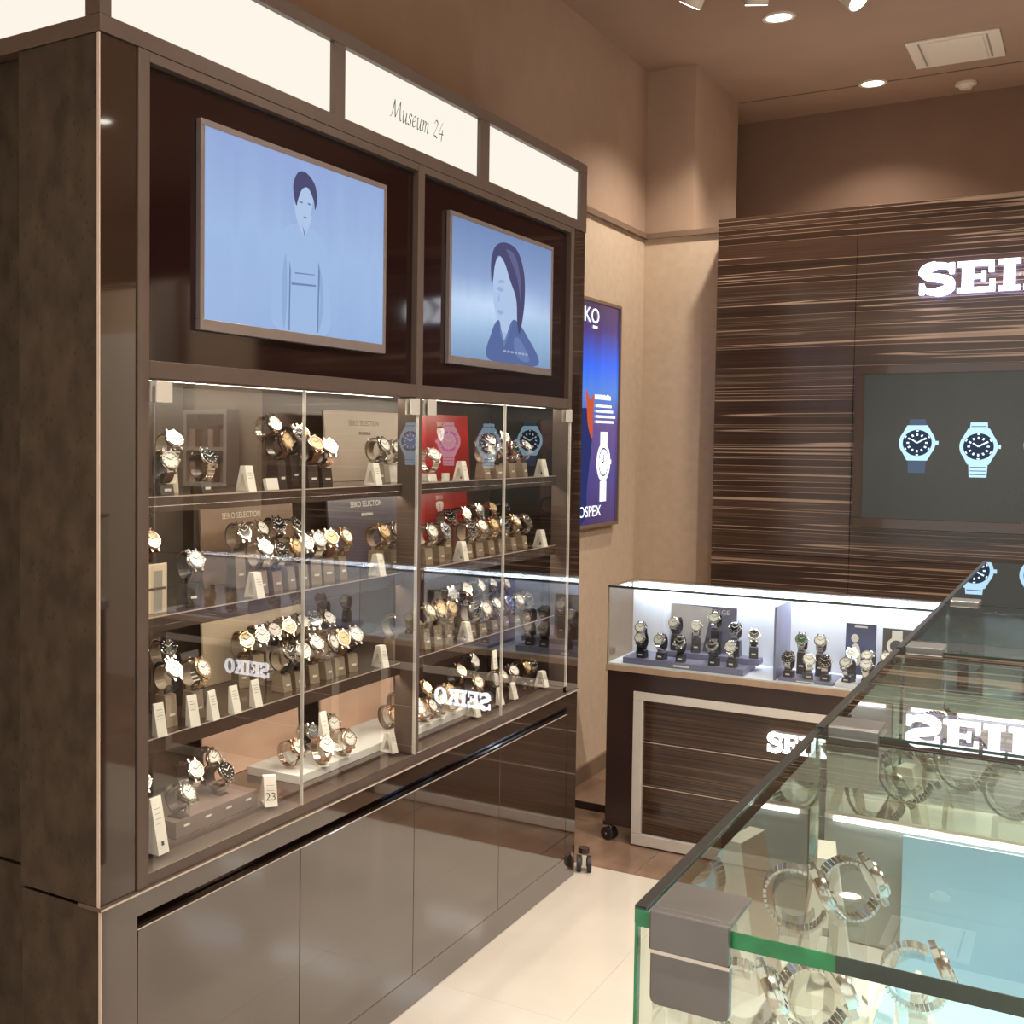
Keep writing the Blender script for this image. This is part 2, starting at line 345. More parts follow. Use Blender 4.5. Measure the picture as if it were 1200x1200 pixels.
wl = bx('wall_left', wall_beige, None, XL - .12, XL, -2.6, YB, 0, 2.395); struct(wl, 'beige papered side wall behind the tall display cabinet')
o = bx('wall_left_upper', wall_brown, None, XL - .12, XL, -2.6, YB, 2.395, H); struct(o, 'brown upper side wall above the wall moulding')
wb = bx('wall_back', wall_beige, None, XL - .12, 3.6, YB, YB + .12, 0, 2.395); struct(wb, 'beige papered end wall behind the striped panel')
o = bx('wall_back_upper', wall_brown, None, XL - .12, -1.535, YB, 6.19, 2.395, H); struct(o, 'brown upper pier beside the deep ceiling recess')
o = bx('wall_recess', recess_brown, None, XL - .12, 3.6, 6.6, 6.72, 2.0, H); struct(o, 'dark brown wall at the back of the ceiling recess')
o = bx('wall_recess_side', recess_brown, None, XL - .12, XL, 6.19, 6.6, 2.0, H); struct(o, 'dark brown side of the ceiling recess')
o = bx('wall_right', cream_wall, None, 3.5, 3.62, -2.6, 6.6, 0, H); struct(o, 'cream wall on the far side of the shop')
ce = bx('ceiling', ceil_brown, None, XL - .12, 3.62, -2.6, 6.72, H, H + .1); struct(ce, 'matt brown ceiling')
bx('ceiling_joint', trim_mat, ce, -1.53, 3.5, 6.185, 6.195, H - .003, H)
mb = MB().box(XL, XL + .016, -2.6, YB, 2.388, 2.412).box(XL, 3.5, YB - .016, YB, 2.388, 2.412)
struct(mb.build('trim_1', trim_mat), 'thin brown moulding between lower and upper wall')
struct(bx('baseboard_left', trim_mat, None, XL, XL + .012, 3.8, YB, 0.03, .10), 'low brown skirting on the side wall')
struct(bx('baseboard_back', trim_mat, None, XL + .012, 3.5, YB - .012, YB, 0.03, .10), 'low brown skirting on the end wall')
pf = bx('floor_platform', brown_tile, None, XL + .001, .95, 4.50, YB - .001, 0, .03); struct(pf, 'low brown platform behind the counters')
bx('riser', dark_body, pf, XL + .001, .95, 4.494, 4.50, 0, .03)

# right of the striped panel: pier, white door and small wall shelf (seen mirrored in the cabinet glass)
pr_ = bx('wall_pier', grey_pier, None, 1.60, 1.80, YB - .10, YB - .001, 0, 2.385); struct(pr_, 'grey stone pier on the end wall')
dr = bx('door_1', white_paint, None, 1.86, 2.7, YB - .045, YB - .001, .0, 2.1); struct(dr, 'white flush door beside the grey pier')
MB().cyl((1.94, YB - .045, 1.0), (0, -1, 0), .012, .05).build('door_handle', chrome, dr, smooth=True)
t = thing('wall_shelf', 'small white framed wall shelf of brown boxes on the end wall', 'shelf', (1.425, YB - .001, 1.19))
mb = MB()
for a in ((-.158, -.135, -.12, 0, 0, .44), (.135, .158, -.12, 0, 0, .44), (-.135, .135, -.12, 0, 0, .024), (-.135, .135, -.12, 0, .416, .44), (-.135, .135, -.12, 0, .205, .225)): mb.box(*a)
mb.build('frame', white_paint, t)
bx('back_board', board_brown, t, -.135, .135, -.012, 0, .024, .416)
for zz in (.024, .225):
    for k in range(6):
        hh = .10 + .05 * random.random(); bx('box', [board_brown, leather_brown, board_pink][k % 3], t, -.13 + k * .044, -.13 + k * .044 + .038, -.095, -.014, zz, zz + hh)

# ================================================================ LAMPS
def spot(name, loc, power, size=95, col=(1, .90, .76), rot=(0, 0, 0), blend=.6, parent=None):
    l = bpy.data.lights.new(name, 'SPOT'); l.energy = power; l.color = col; l.spot_size = R(size); l.spot_blend = blend; l.shadow_soft_size = .045
    o = bpy.data.objects.new(name, l); COL.objects.link(o); o.location = loc; o.rotation_euler = rot; o.parent = parent; return o
def downlight(x, y, label, power, group=None, size=120):
    t = thing('downlight', label, 'ceiling light', (x, y, H), 0, group)
    MB().ring(ell(0, 0, .062, .062, 32), ell(0, 0, .047, .047, 32), lambda a, b: (a, b, 0), lambda a, b: (a, b, -.006)).build('trim_ring', plastic_white, t, smooth=True)
    MB().cyl((0, 0, -.003), (0, 0, 1), .047, .003, 32).build('lens', lamp_lens, t)
    spot('downlight_lamp', (0, 0, -.012), power, size, parent=t)
    return t
downlight(-.926, 6.178, 'round recessed downlight glowing in the ceiling before the recess wall', 36)
downlight(1.6, 4.7, 'added fill downlight near the grey pier', 260, None, 140)  # unseen lamp added to brighten the end wall and its mirror image
downlight(-1.10, 5.03, 'round recessed downlight beside the track spotlights', 110)
for x in (-.2, 1.5):
    for y in (.2, 1.9, 3.6): downlight(x, y, 'added fill downlight in the ceiling over the shop floor', 170, 'added fill downlights over the shop floor', 140)  # out-of-view lamps added as extra general lighting and for stile highlights
def track_spot(x, y, yaw, tilt, label):
    t = thing('track_spotlight', label, 'spotlight', (x, y, H), yaw)
    MB().box(-.03, .03, -.02, .02, -.025, 0).build('adapter', plastic_white, t, bev=.003)
    MB().cyl((0, 0, -.025), (0, 0, -1), .007, .035, 12).build('arm', plastic_white, t, smooth=True)
    ax = Vector((math.sin(tilt), 0, -math.cos(tilt))); c = Vector((0, 0, -.085)) - ax * .05
    MB().cyl(c, ax, .030, .11, 28, .042).build('head', plastic_white, t, smooth=True)
    MB().cyl(c + ax * .1095, ax, .037, .002, 28).build('lens', lamp_lens, t)
    return t
track_spot(-1.22, 4.33, R(160), R(35), 'white track spotlight nearest the side wall, tilted to the cabinet')
track_spot(-1.04, 4.43, R(120), R(20), 'white track spotlight pointing down beside the recessed downlight')
track_spot(-.79, 4.66, R(-20), R(48), 'white track spotlight tilted towards the shop side')
t = thing('air_vent', 'white rectangular ceiling vent cover over the striped panel', 'vent', (-.556, 5.842, H))
bx('flange', plastic_white, t, -.172, .172, -.20, .20, -.008, 0, .002)
for s in (-1, 1): bx('slot', ink_grey, t, s * .125 - .004, s * .125 + .004, -.17, .17, -.0095, -.008)
bx('cover', plastic_white, t, -.11, .11, -.175, .175, -.013, -.008, .002)
t = thing('smoke_detector', 'small round white smoke detector on the ceiling', 'detector', (-.565, 6.41, H))
MB().cyl((0, 0, 0), (0, 0, -1), .045, .012, 28).build('base', plastic_white, t, smooth=True)
MB().cyl((0, 0, -.012), (0, 0, -1), .034, .018, 28, .024).build('sensor_dome', plastic_white, t, smooth=True)

# ================================================================ TALL DISPLAY CABINET
XF = -1.416; Y0, Y1 = 1.493, 3.787; ZS = .63; ZT = 2.14
cab = thing('display_cabinet', 'tall dark gloss display cabinet with glass doors and lit sign band', 'cabinet', (XF, (Y0 + Y1) / 2, 0))
cab_inv = Matrix.Translation(-Vector(cab.location))
class CabFrame: pass
def cb(name, mat, x0, x1, y0, y1, z0, z1, bev=0, parent=None):     # world coordinates -> part of the cabinet
    ox, oy = cab.location.x, cab.location.y
    return bx(name, mat, parent or cab, x0 - ox, x1 - ox, y0 - oy, y1 - oy, z0, z1, bev)
# carcass
cb('side_panel', stone, -1.612, XF - .004, Y0, Y0 + .03, ZS + .004, ZT, .001)
cb('side_panel', stone, -1.612, XF - .004, Y0 + .004, Y0 + .034, 0.0, ZS - .003, .001)
cb('side_panel', gloss_brown, -1.752, XF - .004, Y1 - .03, Y1, 0, ZT, .001)
cb('rear_side_panel', stone, -1.752, -1.613, Y0 + .028, Y0 + .058, .66, ZT + .0, .001)
cb('rear_side_panel', stone, -1.752, -1.613, Y0 + .032, Y0 + .062, 0, .652, .001)
cb('back_panel', back_dark, -1.752, -1.73, Y0 + .06, Y1 - .031, .0, ZT)
cb('edge_strip', steel_edge, XF - .0045, XF + .001, Y0 - .001, Y0 + .0015, ZS, ZT)
cb('edge_strip', steel_edge, XF - .0045, XF + .001, Y0 + .003, Y0 + .0055, 0, ZS - .003)
# front stiles and rails
cb('gloss_stile', gloss_brown, XF - .02, XF, Y0 + .0025, 1.588, ZS + .004, ZT)
cb('stile', satin_frame, XF - .05, XF + .004, 1.589, 1.619, ZS + .004, ZT, .0015)
cb('mullion', satin_frame, XF - .05, XF + .004, 2.627, 2.659, ZS + .03, ZT, .0015)
cb('stile', satin_frame, XF - .05, XF + .004, 3.656, 3.682, ZS + .03, ZT, .0015)
cb('gloss_stile', gloss_brown, XF - .02, XF, 3.683, Y1 - .001, ZS + .004, ZT)
for a, b in ((1.62, 2.626), (2.66, 3.655)):
    cb('top_rail', satin_frame, XF - .05, XF + .003, a, b, 2.122, ZT, .001)
    cb('middle_rail', satin_frame, XF - .05, XF + .003, a, b, 1.562, 1.594, .001)
cb('bottom_rail', satin_frame, XF - .05, XF + .002, 1.62, 3.655, ZS + .004, .657, .001)
cb('sill', satin_frame, XF - .05, XF + .006, Y0 - .002, Y1, ZS - .003, ZS + .004)
cb('sill_edge', steel_edge, XF + .006, XF + .0072, Y0 - .002, Y1, ZS - .0015, ZS + .0015)
# upper compartment backs behind the screens
for a, b in ((1.62, 2.626), (2.66, 3.655)): cb('screen_back', black_gloss, XF - .04, XF - .012, a, b, 1.595, 2.121)
# base: rail, finger slot, doors, kick
cb('base_rail', door_gloss, XF - .03, XF, Y0 + .0056, Y1 - .001, .586, ZS - .0035)
cb('finger_slot', black_gloss, XF - .045, XF - .028, 1.593, 3.701, .555, .586)
cb('base_stile', door_gloss, XF - .03, XF, Y0 + .0056, 1.592, .081, .586)
cb('base_stile', door_gloss, XF - .03, XF, 3.702, Y1 - .001, .081, .586)
cb('kick_panel', door_gloss, XF - .03, XF - .0002, Y0 + .0056, Y1 - .001, 0.002, .0805)
db = [1.593, 2.125, 2.649, 3.171, 3.701]
for i in range(4):
    d = cb('base_door', door_gloss, XF - .024, XF, db[i] + .0012, db[i + 1] - .0012, .082, .560, .0008)
    ox, oy = cab.location.x, cab.location.y
    bx('edge_band', steel_edge, d, XF - .0025 - ox, XF + .0004 - ox, db[i] + .0012 - oy, db[i + 1] - .0012 - oy, .560, .5610)
# shelves and floor of the glazed part
for z in (1.345, 1.12, .89):
    s_ = cb('shelf', shelf_mat, -1.728, XF - .035, 1.625, 3.68, z - .018, z)
    bx('shelf_valance', shelf_mat, s_, XF - .039 - cab.location.x, XF - .0351 - cab.location.x, 1.625 - cab.location.y, 3.68 - cab.location.y, z - .030, z - .0182)
    bx('shelf_lip', steel_edge, s_, XF - .035 - cab.location.x, XF - .0345 - cab.location.x, 1.625 - cab.location.y, 3.68 - cab.location.y, z - .002, z + .0005)
    bx('light_strip', led_warm, s_, -.052, -.042, 1.66 - cab.location.y, 3.63 - cab.location.y, z - .0225, z - .0185)
cb('cabinet_floor', shelf_mat, -1.728, XF - .05, 1.625, 3.68, .645, .665)
cb('cabinet_ceiling', shelf_mat, -1.728, XF - .051, 1.625, 3.68, 1.57, 1.585)
cb('light_strip', led_warm, XF - .065, XF - .05, 1.66, 2.62, 1.563, 1.569)
cb('light_strip', led_warm, XF - .065, XF - .05, 2.67, 3.63, 1.563, 1.569)
# glass doors with corner clamps
gx0, gx1 = XF + .006, XF + .012
for a, b in ((1.621, 2.112), (2.118, 2.622), (2.664, 3.149), (3.155, 3.654)):
    d = cb('glass_door', glass_door, gx0, gx1, a, b, .662, 1.560)
    ox, oy = cab.location.x, cab.location.y
    if a in (1.621, 2.664): bx('door_edge', silver, d, gx0 - .001 - ox, gx1 + .001 - ox, b + .0002 - oy, b + .0022 - oy, .662, 1.56)
    else: bx('door_edge', silver, d, gx0 - .001 - ox, gx1 + .001 - ox, b + .0002 - oy, b + .0022 - oy, .662, 1.56)
    cy = a + .024 if a in (1.621, 2.664) else b - .024
    for zc in ((1.538,) if True else ()):
        bx('hinge_clamp', clamp_white, d, gx0 - .006 - ox, gx0 - .0005 - ox, cy - .022 - oy, cy + .022 - oy, zc - .02, zc + .02, .0015)
        bx('hinge_clamp', clamp_white, d, gx1 + .0005 - ox, gx1 + .006 - ox, cy - .022 - oy, cy + .022 - oy, zc - .02, zc + .02, .0015)
# sign band
cb('sign_rail', satin_frame, XF - .336, XF + .004, Y0 - .002, Y1, ZT + .001, 2.171, .001)
cb('sign_rail', satin_frame, XF - .34, XF + .004, Y0 - .002, Y1, 2.330, 2.36, .001)
for a, b in ((Y0 - .002, 1.52), (2.232, 2.278), (2.98, 3.035), (3.732, Y1)): cb('sign_post', satin_frame, XF - .03, XF + .003, a, b, 2.1715, 2.3295)
cb('sign_post', satin_frame, -1.752, -1.70, Y0 - .002, Y0 + .03, 2.1715, 2.3295)
cb('sign_back', white_paint, -1.752, -1.74, Y0 + .03, Y1, 2.1715, 2.3295)
lb = []
for a, b in ((1.521, 2.231), (2.279, 2.979), (3.036, 3.731)): lb.append(cb('light_panel', light_box, XF - .02, XF - .008, a, b, 2.172, 2.329))
cb('light_panel', light_box, -1.699, XF - .031, Y0 + .006, Y0 + .018, 2.172, 2.329)
# Museum 24 in broad-nib calligraphy
GL = {'M': (.86, [[(-.04, .02), (.08, .1), (.16, .4), (.22, .7)], [(.22, .7), (.28, .35), (.35, .06)], [(.35, .06), (.5, .4), (.64, .7)], [(.64, .7), (.66, .35), (.73, .03), (.82, .05)]]),
      'u': (.44, [[(0, .37), (.07, .43), (.06, .22), (.09, .03), (.17, .01), (.26, .14), (.31, .42)], [(.31, .42), (.29, .12), (.33, .0), (.42, .06)]]),
      's': (.33, [[(.27, .37), (.18, .43), (.08, .38), (.09, .28), (.21, .18), (.21, .06), (.11, 0), (0, .05)]]),
      'e': (.34, [[(.04, .19), (.20, .25), (.25, .36), (.17, .43), (.06, .33), (.03, .14), (.10, .01), (.28, .08)]]),
      'm': (.66, [[(0, .37), (.08, .42), (.07, .2), (.05, 0)], [(.07, .22), (.18, .41), (.26, .38), (.25, .15), (.23, 0)], [(.25, .22), (.36, .41), (.45, .37), (.43, .1), (.46, .01), (.55, .06)]]),
      '2': (.44, [[(.04, .52), (.12, .66), (.26, .63), (.28, .49), (.12, .22), (0, .03)], [(0, .03), (.15, .06), (.34, .0)]]),
      '4': (.40, [[(.26, .70), (.12, .45), (.0, .22), (.2, .23), (.38, .24)], [(.29, .42), (.27, .2), (.25, -.04)]]), ' ': (.26, [])}
def calligraphy(txt, parent, o, u, v, n, size, mat, name='lettering'):
    o, u, v, n = map(Vector, (o, u, v, n)); x = 0; mb = MB(); nb = (math.cos(R(40)) * .034, math.sin(R(40)) * .034)
    for ch in txt:
        wd, st = GL[ch]
        for pl in st:
            c = smooth_loop(pl, 6, False); L_, R_ = [], []
            for i, (a, b) in enumerate(c):
                p, q = c[max(i - 1, 0)], c[min(i + 1, len(c) - 1)]; dx, dy = q[0] - p[0], q[1] - p[1]; l = math.hypot(dx, dy) or 1; nx, ny = -dy / l, dx / l
                k = nb[0] * nx + nb[1] * ny; sg = max(abs(k), .011)
                L_.append((a + nx * sg, b + ny * sg)); R_.append((a - nx * sg, b - ny * sg))
            pts = [o + u * ((x + a + .18 * b) * size) + v * (b * size) for a, b in L_ + R_]; m = len(c)
            mb.add(pts, [(i, i + 1, m + i + 1, m + i) for i in range(m - 1)])
        x += wd
    m = bpy.data.meshes.new(name); m.from_pydata(mb.v, [], mb.f); m.materials.append(mat); return link(name, m, parent)
ox, oy = cab.location.x, cab.location.y
calligraphy('Museum 24', lb[1], (XF - .0074 - ox, 2.500 - oy, 2.228), (0, 1, 0), (0, 0, 1), (1, 0, 0), .066, ink)
# two casters at the cabinet's far end
def caster(parent, x, y, s=1.0, yaw=0):
    c = bpy.data.objects.new('caster', None); COL.objects.link(c); c.parent = parent; c.location = (x, y, 0); c.rotation_euler = (0, 0, yaw); c.scale = (s, s, s)
    for k in (-1, 1): MB().cyl((k * .016 - .006, 0, .026), (1, 0, 0), .026, .012, 24).build('wheel', rubber, c, smooth=True)
    MB().box(-.008, .008, -.012, .022, .02, .058).box(-.024, .024, -.004, .004, .022, .030).build('fork', chrome, c, bev=.002)
    MB().cyl((0, .012, .058), (0, 0, 1), .018, .016, 18).build('swivel_plate', dark_body, c, smooth=True)
    return c
caster(cab, -1.40 - ox, 3.835 - oy, 1.05, R(25))

# ---- the two flat screens in the cabinet head
def screen_tv(yc, zc, label, mat):
    t = thing('flat_screen', label, 'screen', (XF - .0115, yc, zc))
    wd, ht = .353, .199
    mb = MB()
    for a in ((-wd, wd, ht - .012, ht), (-wd, wd, -ht, -ht + .021), (-wd, -wd + .012, -ht + .021, ht - .012), (wd - .012, wd, -ht + .021, ht - .012)): mb.box(0, .0125, a[0], a[1], a[2], a[3])
    mb.build('bezel', tv_bezel, t, bev=.001)
    bx('display', mat, t, .0005, .0105, -wd + .012, wd - .012, -ht + .021, ht - .012)
    return t
s1 = screen_grad('screen_blue_a', [(0, (.30, .46, .78)), (.5, (.36, .52, .82)), (1, (.30, .42, .74))], 'Z', -.18, .19, .92, .7)
s2 = screen_grad('screen_blue_b', [(0, (.20, .34, .56)), (.22, (.30, .48, .72)), (.42, (.42, .58, .82)), (.6, (.26, .38, .66)), (1, (.17, .27, .52))], 'Z', -.18, .19, .92, .12)
P = lambda n, c, s=.92: emis(n, c, s)
hair = P('pic_hair', (.07, .07, .17)); hair2 = P('pic_hair_soft', (.12, .13, .28)); skin_l = P('pic_skin', (.46, .60, .86)); skin2 = P('pic_skin_shade', (.33, .46, .74)); robe = P('pic_robe', (.37, .53, .82)); robe2 = P('pic_robe_shade', (.30, .44, .72)); line_ = P('pic_line', (.17, .25, .50)); suit = P('pic_suit', (.10, .15, .36)); suit2 = P('pic_suit_fold', (.15, .22, .46)); capt = P('pic_caption', (.36, .44, .66))
tv1 = screen_tv(2.121, 1.860, 'left flat screen showing a standing figure in a pale robe', s1)
f = Face(tv1, (.0106, -.072, 0), (0, 1.28, 0), (0, 0, 1), (1, 0, 0))
f.poly([smooth_loop([(-.02, -.176), (-.035, -.10), (-.03, .0), (.0, .035), (.045, .052), (.10, .04), (.13, .0), (.135, -.08), (.13, -.172)])], robe)
f.poly([smooth_loop([(.0, -.176), (.008, -.1), (.004, -.02), (-.004, -.05), (-.008, -.12)]), smooth_loop([(.10, -.174), (.108, -.1), (.10, -.02), (.114, -.06), (.116, -.13)])], robe2)
f.poly([[(.012, -.176), (.016, -.176), (.018, -.05), (.014, -.03)], [(.098, -.172), (.102, -.172), (.106, -.04), (.101, -.02)], [(.02, -.08), (.094, -.074), (.094, -.070), (.02, -.075)], [(.03, -.055), (.09, -.05), (.09, -.048), (.03, -.052)]], line_)
f.poly([smooth_loop([(.03, .115), (.03, .075), (.04, .05), (.055, .03), (.07, .05), (.082, .08), (.084, .115), (.06, .135)])], skin_l)
f.poly([ell(.046, .098, .006, .0022, 10), ell(.071, .099, .006, .0022, 10), ell(.059, .068, .006, .002, 10), [(.05, .052), (.056, .028), (.064, .05), (.058, .036)]], line_)
f.poly([smooth_loop([(.074, .07), (.084, .085), (.083, .11), (.078, .09)])], skin2)
f.poly([smooth_loop([(.026, .10), (.022, .13), (.036, .158), (.06, .163), (.086, .145), (.094, .115), (.088, .09), (.083, .11), (.066, .132), (.048, .125), (.036, .10), (.032, .088)])], hair)
tv2 = screen_tv(3.161, 1.858, 'right flat screen showing a head and shoulders portrait', s2)
f = Face(tv2, (.0106, 0, 0), (0, 1, 0), (0, 0, 1), (1, 0, 0))
f.poly([smooth_loop([(-.08, .08), (-.075, -.01), (-.05, -.06), (-.01, -.09), (.06, -.08), (.10, .0), (.11, .09), (.05, .13), (-.04, .12)])], skin_l)
f.poly([smooth_loop([(-.10, -.175), (-.09, -.10), (-.04, -.06), (-.005, -.115), (.06, -.05), (.16, -.09), (.245, -.172)])], suit)
f.poly([[(-.04, -.062), (-.004, -.118), (.055, -.052), (.03, -.09), (-.003, -.135), (-.03, -.10)], smooth_loop([(.07, -.10), (.12, -.11), (.18, -.16), (.12, -.165), (.07, -.14)])], suit2)
f.poly([smooth_loop([(-.055, .045), (-.03, .055), (-.005, .05), (-.03, .045)]), smooth_loop([(-.06, .028), (-.035, .034), (-.01, .027), (-.035, .021)]), [(-.05, -.005), (-.043, .02), (-.038, -.008)], smooth_loop([(-.055, -.035), (-.035, -.031), (-.01, -.036), (-.034, -.044)])], skin2)
f.poly([smooth_loop([(-.095, .04), (-.10, .10), (-.07, .145), (.0, .163), (.08, .15), (.13, .09), (.135, .0), (.105, -.085), (.085, -.06), (.075, .01), (.03, .06), (-.01, .105), (-.05, .12), (-.075, .09), (-.085, .05)])], hair)
f.poly([smooth_loop([(.0, .145), (.06, .135), (.10, .08), (.11, .0), (.08, .07), (.03, .12)])], hair2)
f.poly([rect(-.01 + k * .026, .008 + k * .026, -.148, -.142) for k in range(7)], capt)

# ================================================================ WATCHES
def strap_mesh(kind):
    mb = MB(); n = 30; a0, a1 = R(42), R(318)
    for i in range(n):
        t0, t1 = i / n, (i + 1) / n; g = .10 / n if kind == 'metal' else -.0
        t0 += g; t1 -= g
        def pt(t, rr, y):
            a = a0 + (a1 - a0) * t; return (math.cos(a) * (.0255 + rr), y, math.sin(a) * (.0295 + rr))
        def hw(t): return .0100 - .0018 * math.sin(math.pi * t)
        q = []
        for t in (t0, t1):
            w_ = hw(t); q += [pt(t, 0, -w_), pt(t, 0, w_), pt(t, .0028, w_), pt(t, .0028, -w_)]
        mb.add(q, [(0, 1, 2, 3), (7, 6, 5, 4), (0, 4, 5, 1), (1, 5, 6, 2), (2, 6, 7, 3), (3, 7, 4, 0)] if kind == 'metal' or i in (0, n - 1) else [(0, 4, 5, 1), (1, 5, 6, 2), (2, 6, 7, 3), (3, 7, 4, 0)])
    return mb.mesh('strap_' + kind)
def lathe_x(prof, n=28):
    mb = MB(); m = len(prof); vs = [(x, r * math.cos(2 * math.pi * i / n), r * math.sin(2 * math.pi * i / n)) for i in range(n) for x, r in prof]
    fs = [(i * m + j, ((i + 1) % n) * m + j, ((i + 1) % n) * m + j + 1, i * m + j + 1) for i in range(n) for j in range(m - 1)]
    fs += [tuple(i * m for i in range(n)), tuple(i * m + m - 1 for i in range(n))]
    return mb.add(vs, fs)
SM = {k: strap_mesh(k) for k in ('metal', 'leather')}
case_mb = lathe_x([(.0225, .015), (.0225, .0185), (.0255, .0202), (.0305, .0202), (.0315, .0190)], 28)
for sy in (-1, 1):
    for sz in (-1, 1): case_mb.obox((.0262, sy * .0088, sz * .0205), (.0030, 0, 0), (0, .0022, 0), (0, 0, .0048))
case_m = case_mb.mesh('watch_case'); dial_m = MB().cyl((.0313, 0, 0), (1, 0, 0), .0172, .0007, 28).mesh('watch_dial')
bez_m = MB().ring(ell(0, 0, .0192, .0192, 28), ell(0, 0, .0168, .0168, 28), lambda a, b: (.0314, a, b), lambda a, b: (.0336, a * .97, b * .97)).mesh('watch_bezel')
mk = MB()
for i in range(12):
    a = 2 * math.pi * i / 12; mk.obox((.0323, math.sin(a) * .0143, math.cos(a) * .0143), (.0004, 0, 0), (0, math.cos(a) * .0006, -math.sin(a) * .0006), (0, math.sin(a) * .0016, math.cos(a) * .0016))
for a, l, wd in ((R(-58), .0095, .0008), (R(60), .0130, .0006)): mk.obox((.0327, math.sin(a) * l / 2, math.cos(a) * l / 2), (.0003, 0, 0), (0, math.cos(a) * wd, -math.sin(a) * wd), (0, math.sin(a) * l / 2, math.cos(a) * l / 2))
mk_m = mk.mesh('watch_hands'); crown_m = MB().cyl((.0275, .0200, 0), (0, 1, 0), .0027, .0042, 12).mesh('watch_crown')
KINDS = {  # strap mesh, strap mat, case mat, dial mat, marker mat, words
    'sw': ('metal', steel, steel, dial_white, ink, 'steel bracelet watch with white dial'),
    'sb': ('metal', steel, steel, dial_black, white_ink, 'steel bracelet watch with black dial'),
    'su': ('metal', steel, steel, dial_blue, white_ink, 'steel bracelet watch with blue dial'),
    'sg': ('metal', steel, steel, dial_green, white_ink, 'steel bracelet watch with green dial'),
    'gg': ('metal', gold, gold, dial_champ, ink, 'gold bracelet watch with champagne dial'),
    'gw': ('metal', gold, gold, dial_white, ink, 'gold bracelet watch with white dial'),
    'bw': ('leather', leather_brown, steel, dial_white, ink, 'brown leather strap watch with white dial'),
    'bg': ('leather', leather_brown, rose, dial_champ, ink, 'brown leather strap watch with rose case'),
    'kw': ('leather', leather_black, steel, dial_white, ink, 'black leather strap watch with white dial'),
    'kb': ('leather', leather_black, steel, dial_black, white_ink, 'black leather strap watch with black dial'),
    'kk': ('metal', black_steel, black_steel, dial_black, white_ink, 'black bracelet watch with black dial'),
    'rw': ('metal', rose, rose, dial_white, ink, 'rose gold bracelet watch with white dial')}
PROTO = {}
def mkobj(name, me, mat, parent):
    me2 = me.copy(); me2.materials.clear(); me2.materials.append(mat); return link(name, me2, parent, smooth=True)
def make_watch(k):
    sm, ms, mc, md, mm, words = KINDS[k]; t = thing('wristwatch', words, 'watch')
    mkobj('strap', SM[sm], ms, t); mkobj('case', case_m, mc, t); mkobj('dial', dial_m, md, t); mkobj('bezel', bez_m, mc if k not in ('sb', 'su', 'kk') else md, t)
    mkobj('hands', mk_m, mm, t); mkobj('crown', crown_m, mc, t); return t
def watch(k, loc, yaw, tilt, where, sc_=1.0):
    if k not in PROTO: PROTO[k] = make_watch(k); t = PROTO[k]
    else: t = copy_tree(PROTO[k])
    t.location = loc; t.rotation_euler = (0, -tilt, yaw); t.scale = (sc_,) * 3; tag(t, KINDS[k][5] + where, 'watch', 'watches' + where); return t
# stands: block, thin side plate and an open C-cuff inside the strap loop
SPROTO = {}
def make_stand(h, mat, mname, cuffmat):
    t = thing('watch_stand', mname, 'stand'); hb = max(.003, h - .0335)
    MB().add([(-.018, -.015, 0), (.020, -.015, 0), (.020, .015, 0), (-.018, .015, 0), (-.014, -.015, hb), (.013, -.015, hb), (.013, .015, hb), (-.014, .015, hb)],
             [(0, 3, 2, 1), (4, 5, 6, 7), (0, 1, 5, 4), (1, 2, 6, 5), (2, 3, 7, 6), (3, 0, 4, 7)]).build('block', mat, t, bev=.001)
    mb = MB(); n = 16; a0, a1 = R(70), R(330)
    for i in range(n):
        q = []
        for a in (a0 + (a1 - a0) * i / n, a0 + (a1 - a0) * (i + 1) / n):
            for rr in (.0205, .0190):
                for y in (-.0135, .0135): q.append((math.cos(a) * rr, y, h + math.sin(a) * (rr + .004)))
        mb.add(q, [(0, 1, 5, 4), (2, 6, 7, 3), (0, 4, 6, 2), (1, 3, 7, 5)] + ([(0, 2, 3, 1)] if i == 0 else []) + ([(4, 5, 7, 6)] if i == n - 1 else []))
    mb.box(-.006, .006, -.0135, -.0115, hb, h - .023)
    mb.build('cuff', cuffmat, t, smooth=True)
    if hb > .012: bx('label_tag', card_white, t, .0185, .0195, -.007, .007, hb * .35, hb * .35 + .005) 
    return t
STAND = {'taupe': (stand_taupe, stand_taupe), 'dark': (stand_dark, stand_dark), 'cream': (stand_cream, stand_cream), 'navy': (stand_black, stand_black), 'clear': (acrylic, acrylic), 'white': (card_white, acrylic)}
SW = {'taupe': 'taupe watch stand with C-shaped cuff', 'dark': 'dark brown watch stand with C-shaped cuff', 'cream': 'cream watch stand with C-shaped cuff', 'navy': 'black watch stand with C-shaped cuff', 'clear': 'clear acrylic watch stand with C-shaped cuff', 'white': 'white block watch stand with clear cuff'}
SC = {'taupe': 'taupe', 'dark': 'dark brown', 'cream': 'cream', 'navy': 'black', 'clear': 'clear', 'white': 'white'}
def stand(st, h, loc, yaw, where, k, sc_=1.0):
    key = (st, round(h / .006))
    h = key[1] * .006
    if key not in SPROTO: SPROTO[key] = make_stand(h, STAND[st][0], SW[st], STAND[st][1]); t = SPROTO[key]
    else: t = copy_tree(SPROTO[key])
    t.location = loc; t.rotation_euler = (0, 0, yaw); t.scale = (sc_,) * 3; tag(t, SC[st] + ' stand holding ' + KINDS[k][5] + where, 'stand', 'watch stands' + where); return h
def watch_on_stand(k, st, x, y, z, h, yaw, tilt, where, sc_=1.0):
    h = max(h / sc_, .038); h = stand(st, h, (x, y, z), yaw, where, k, sc_)
    watch(k, (x, y, z + h * sc_), yaw, tilt, where, sc_)

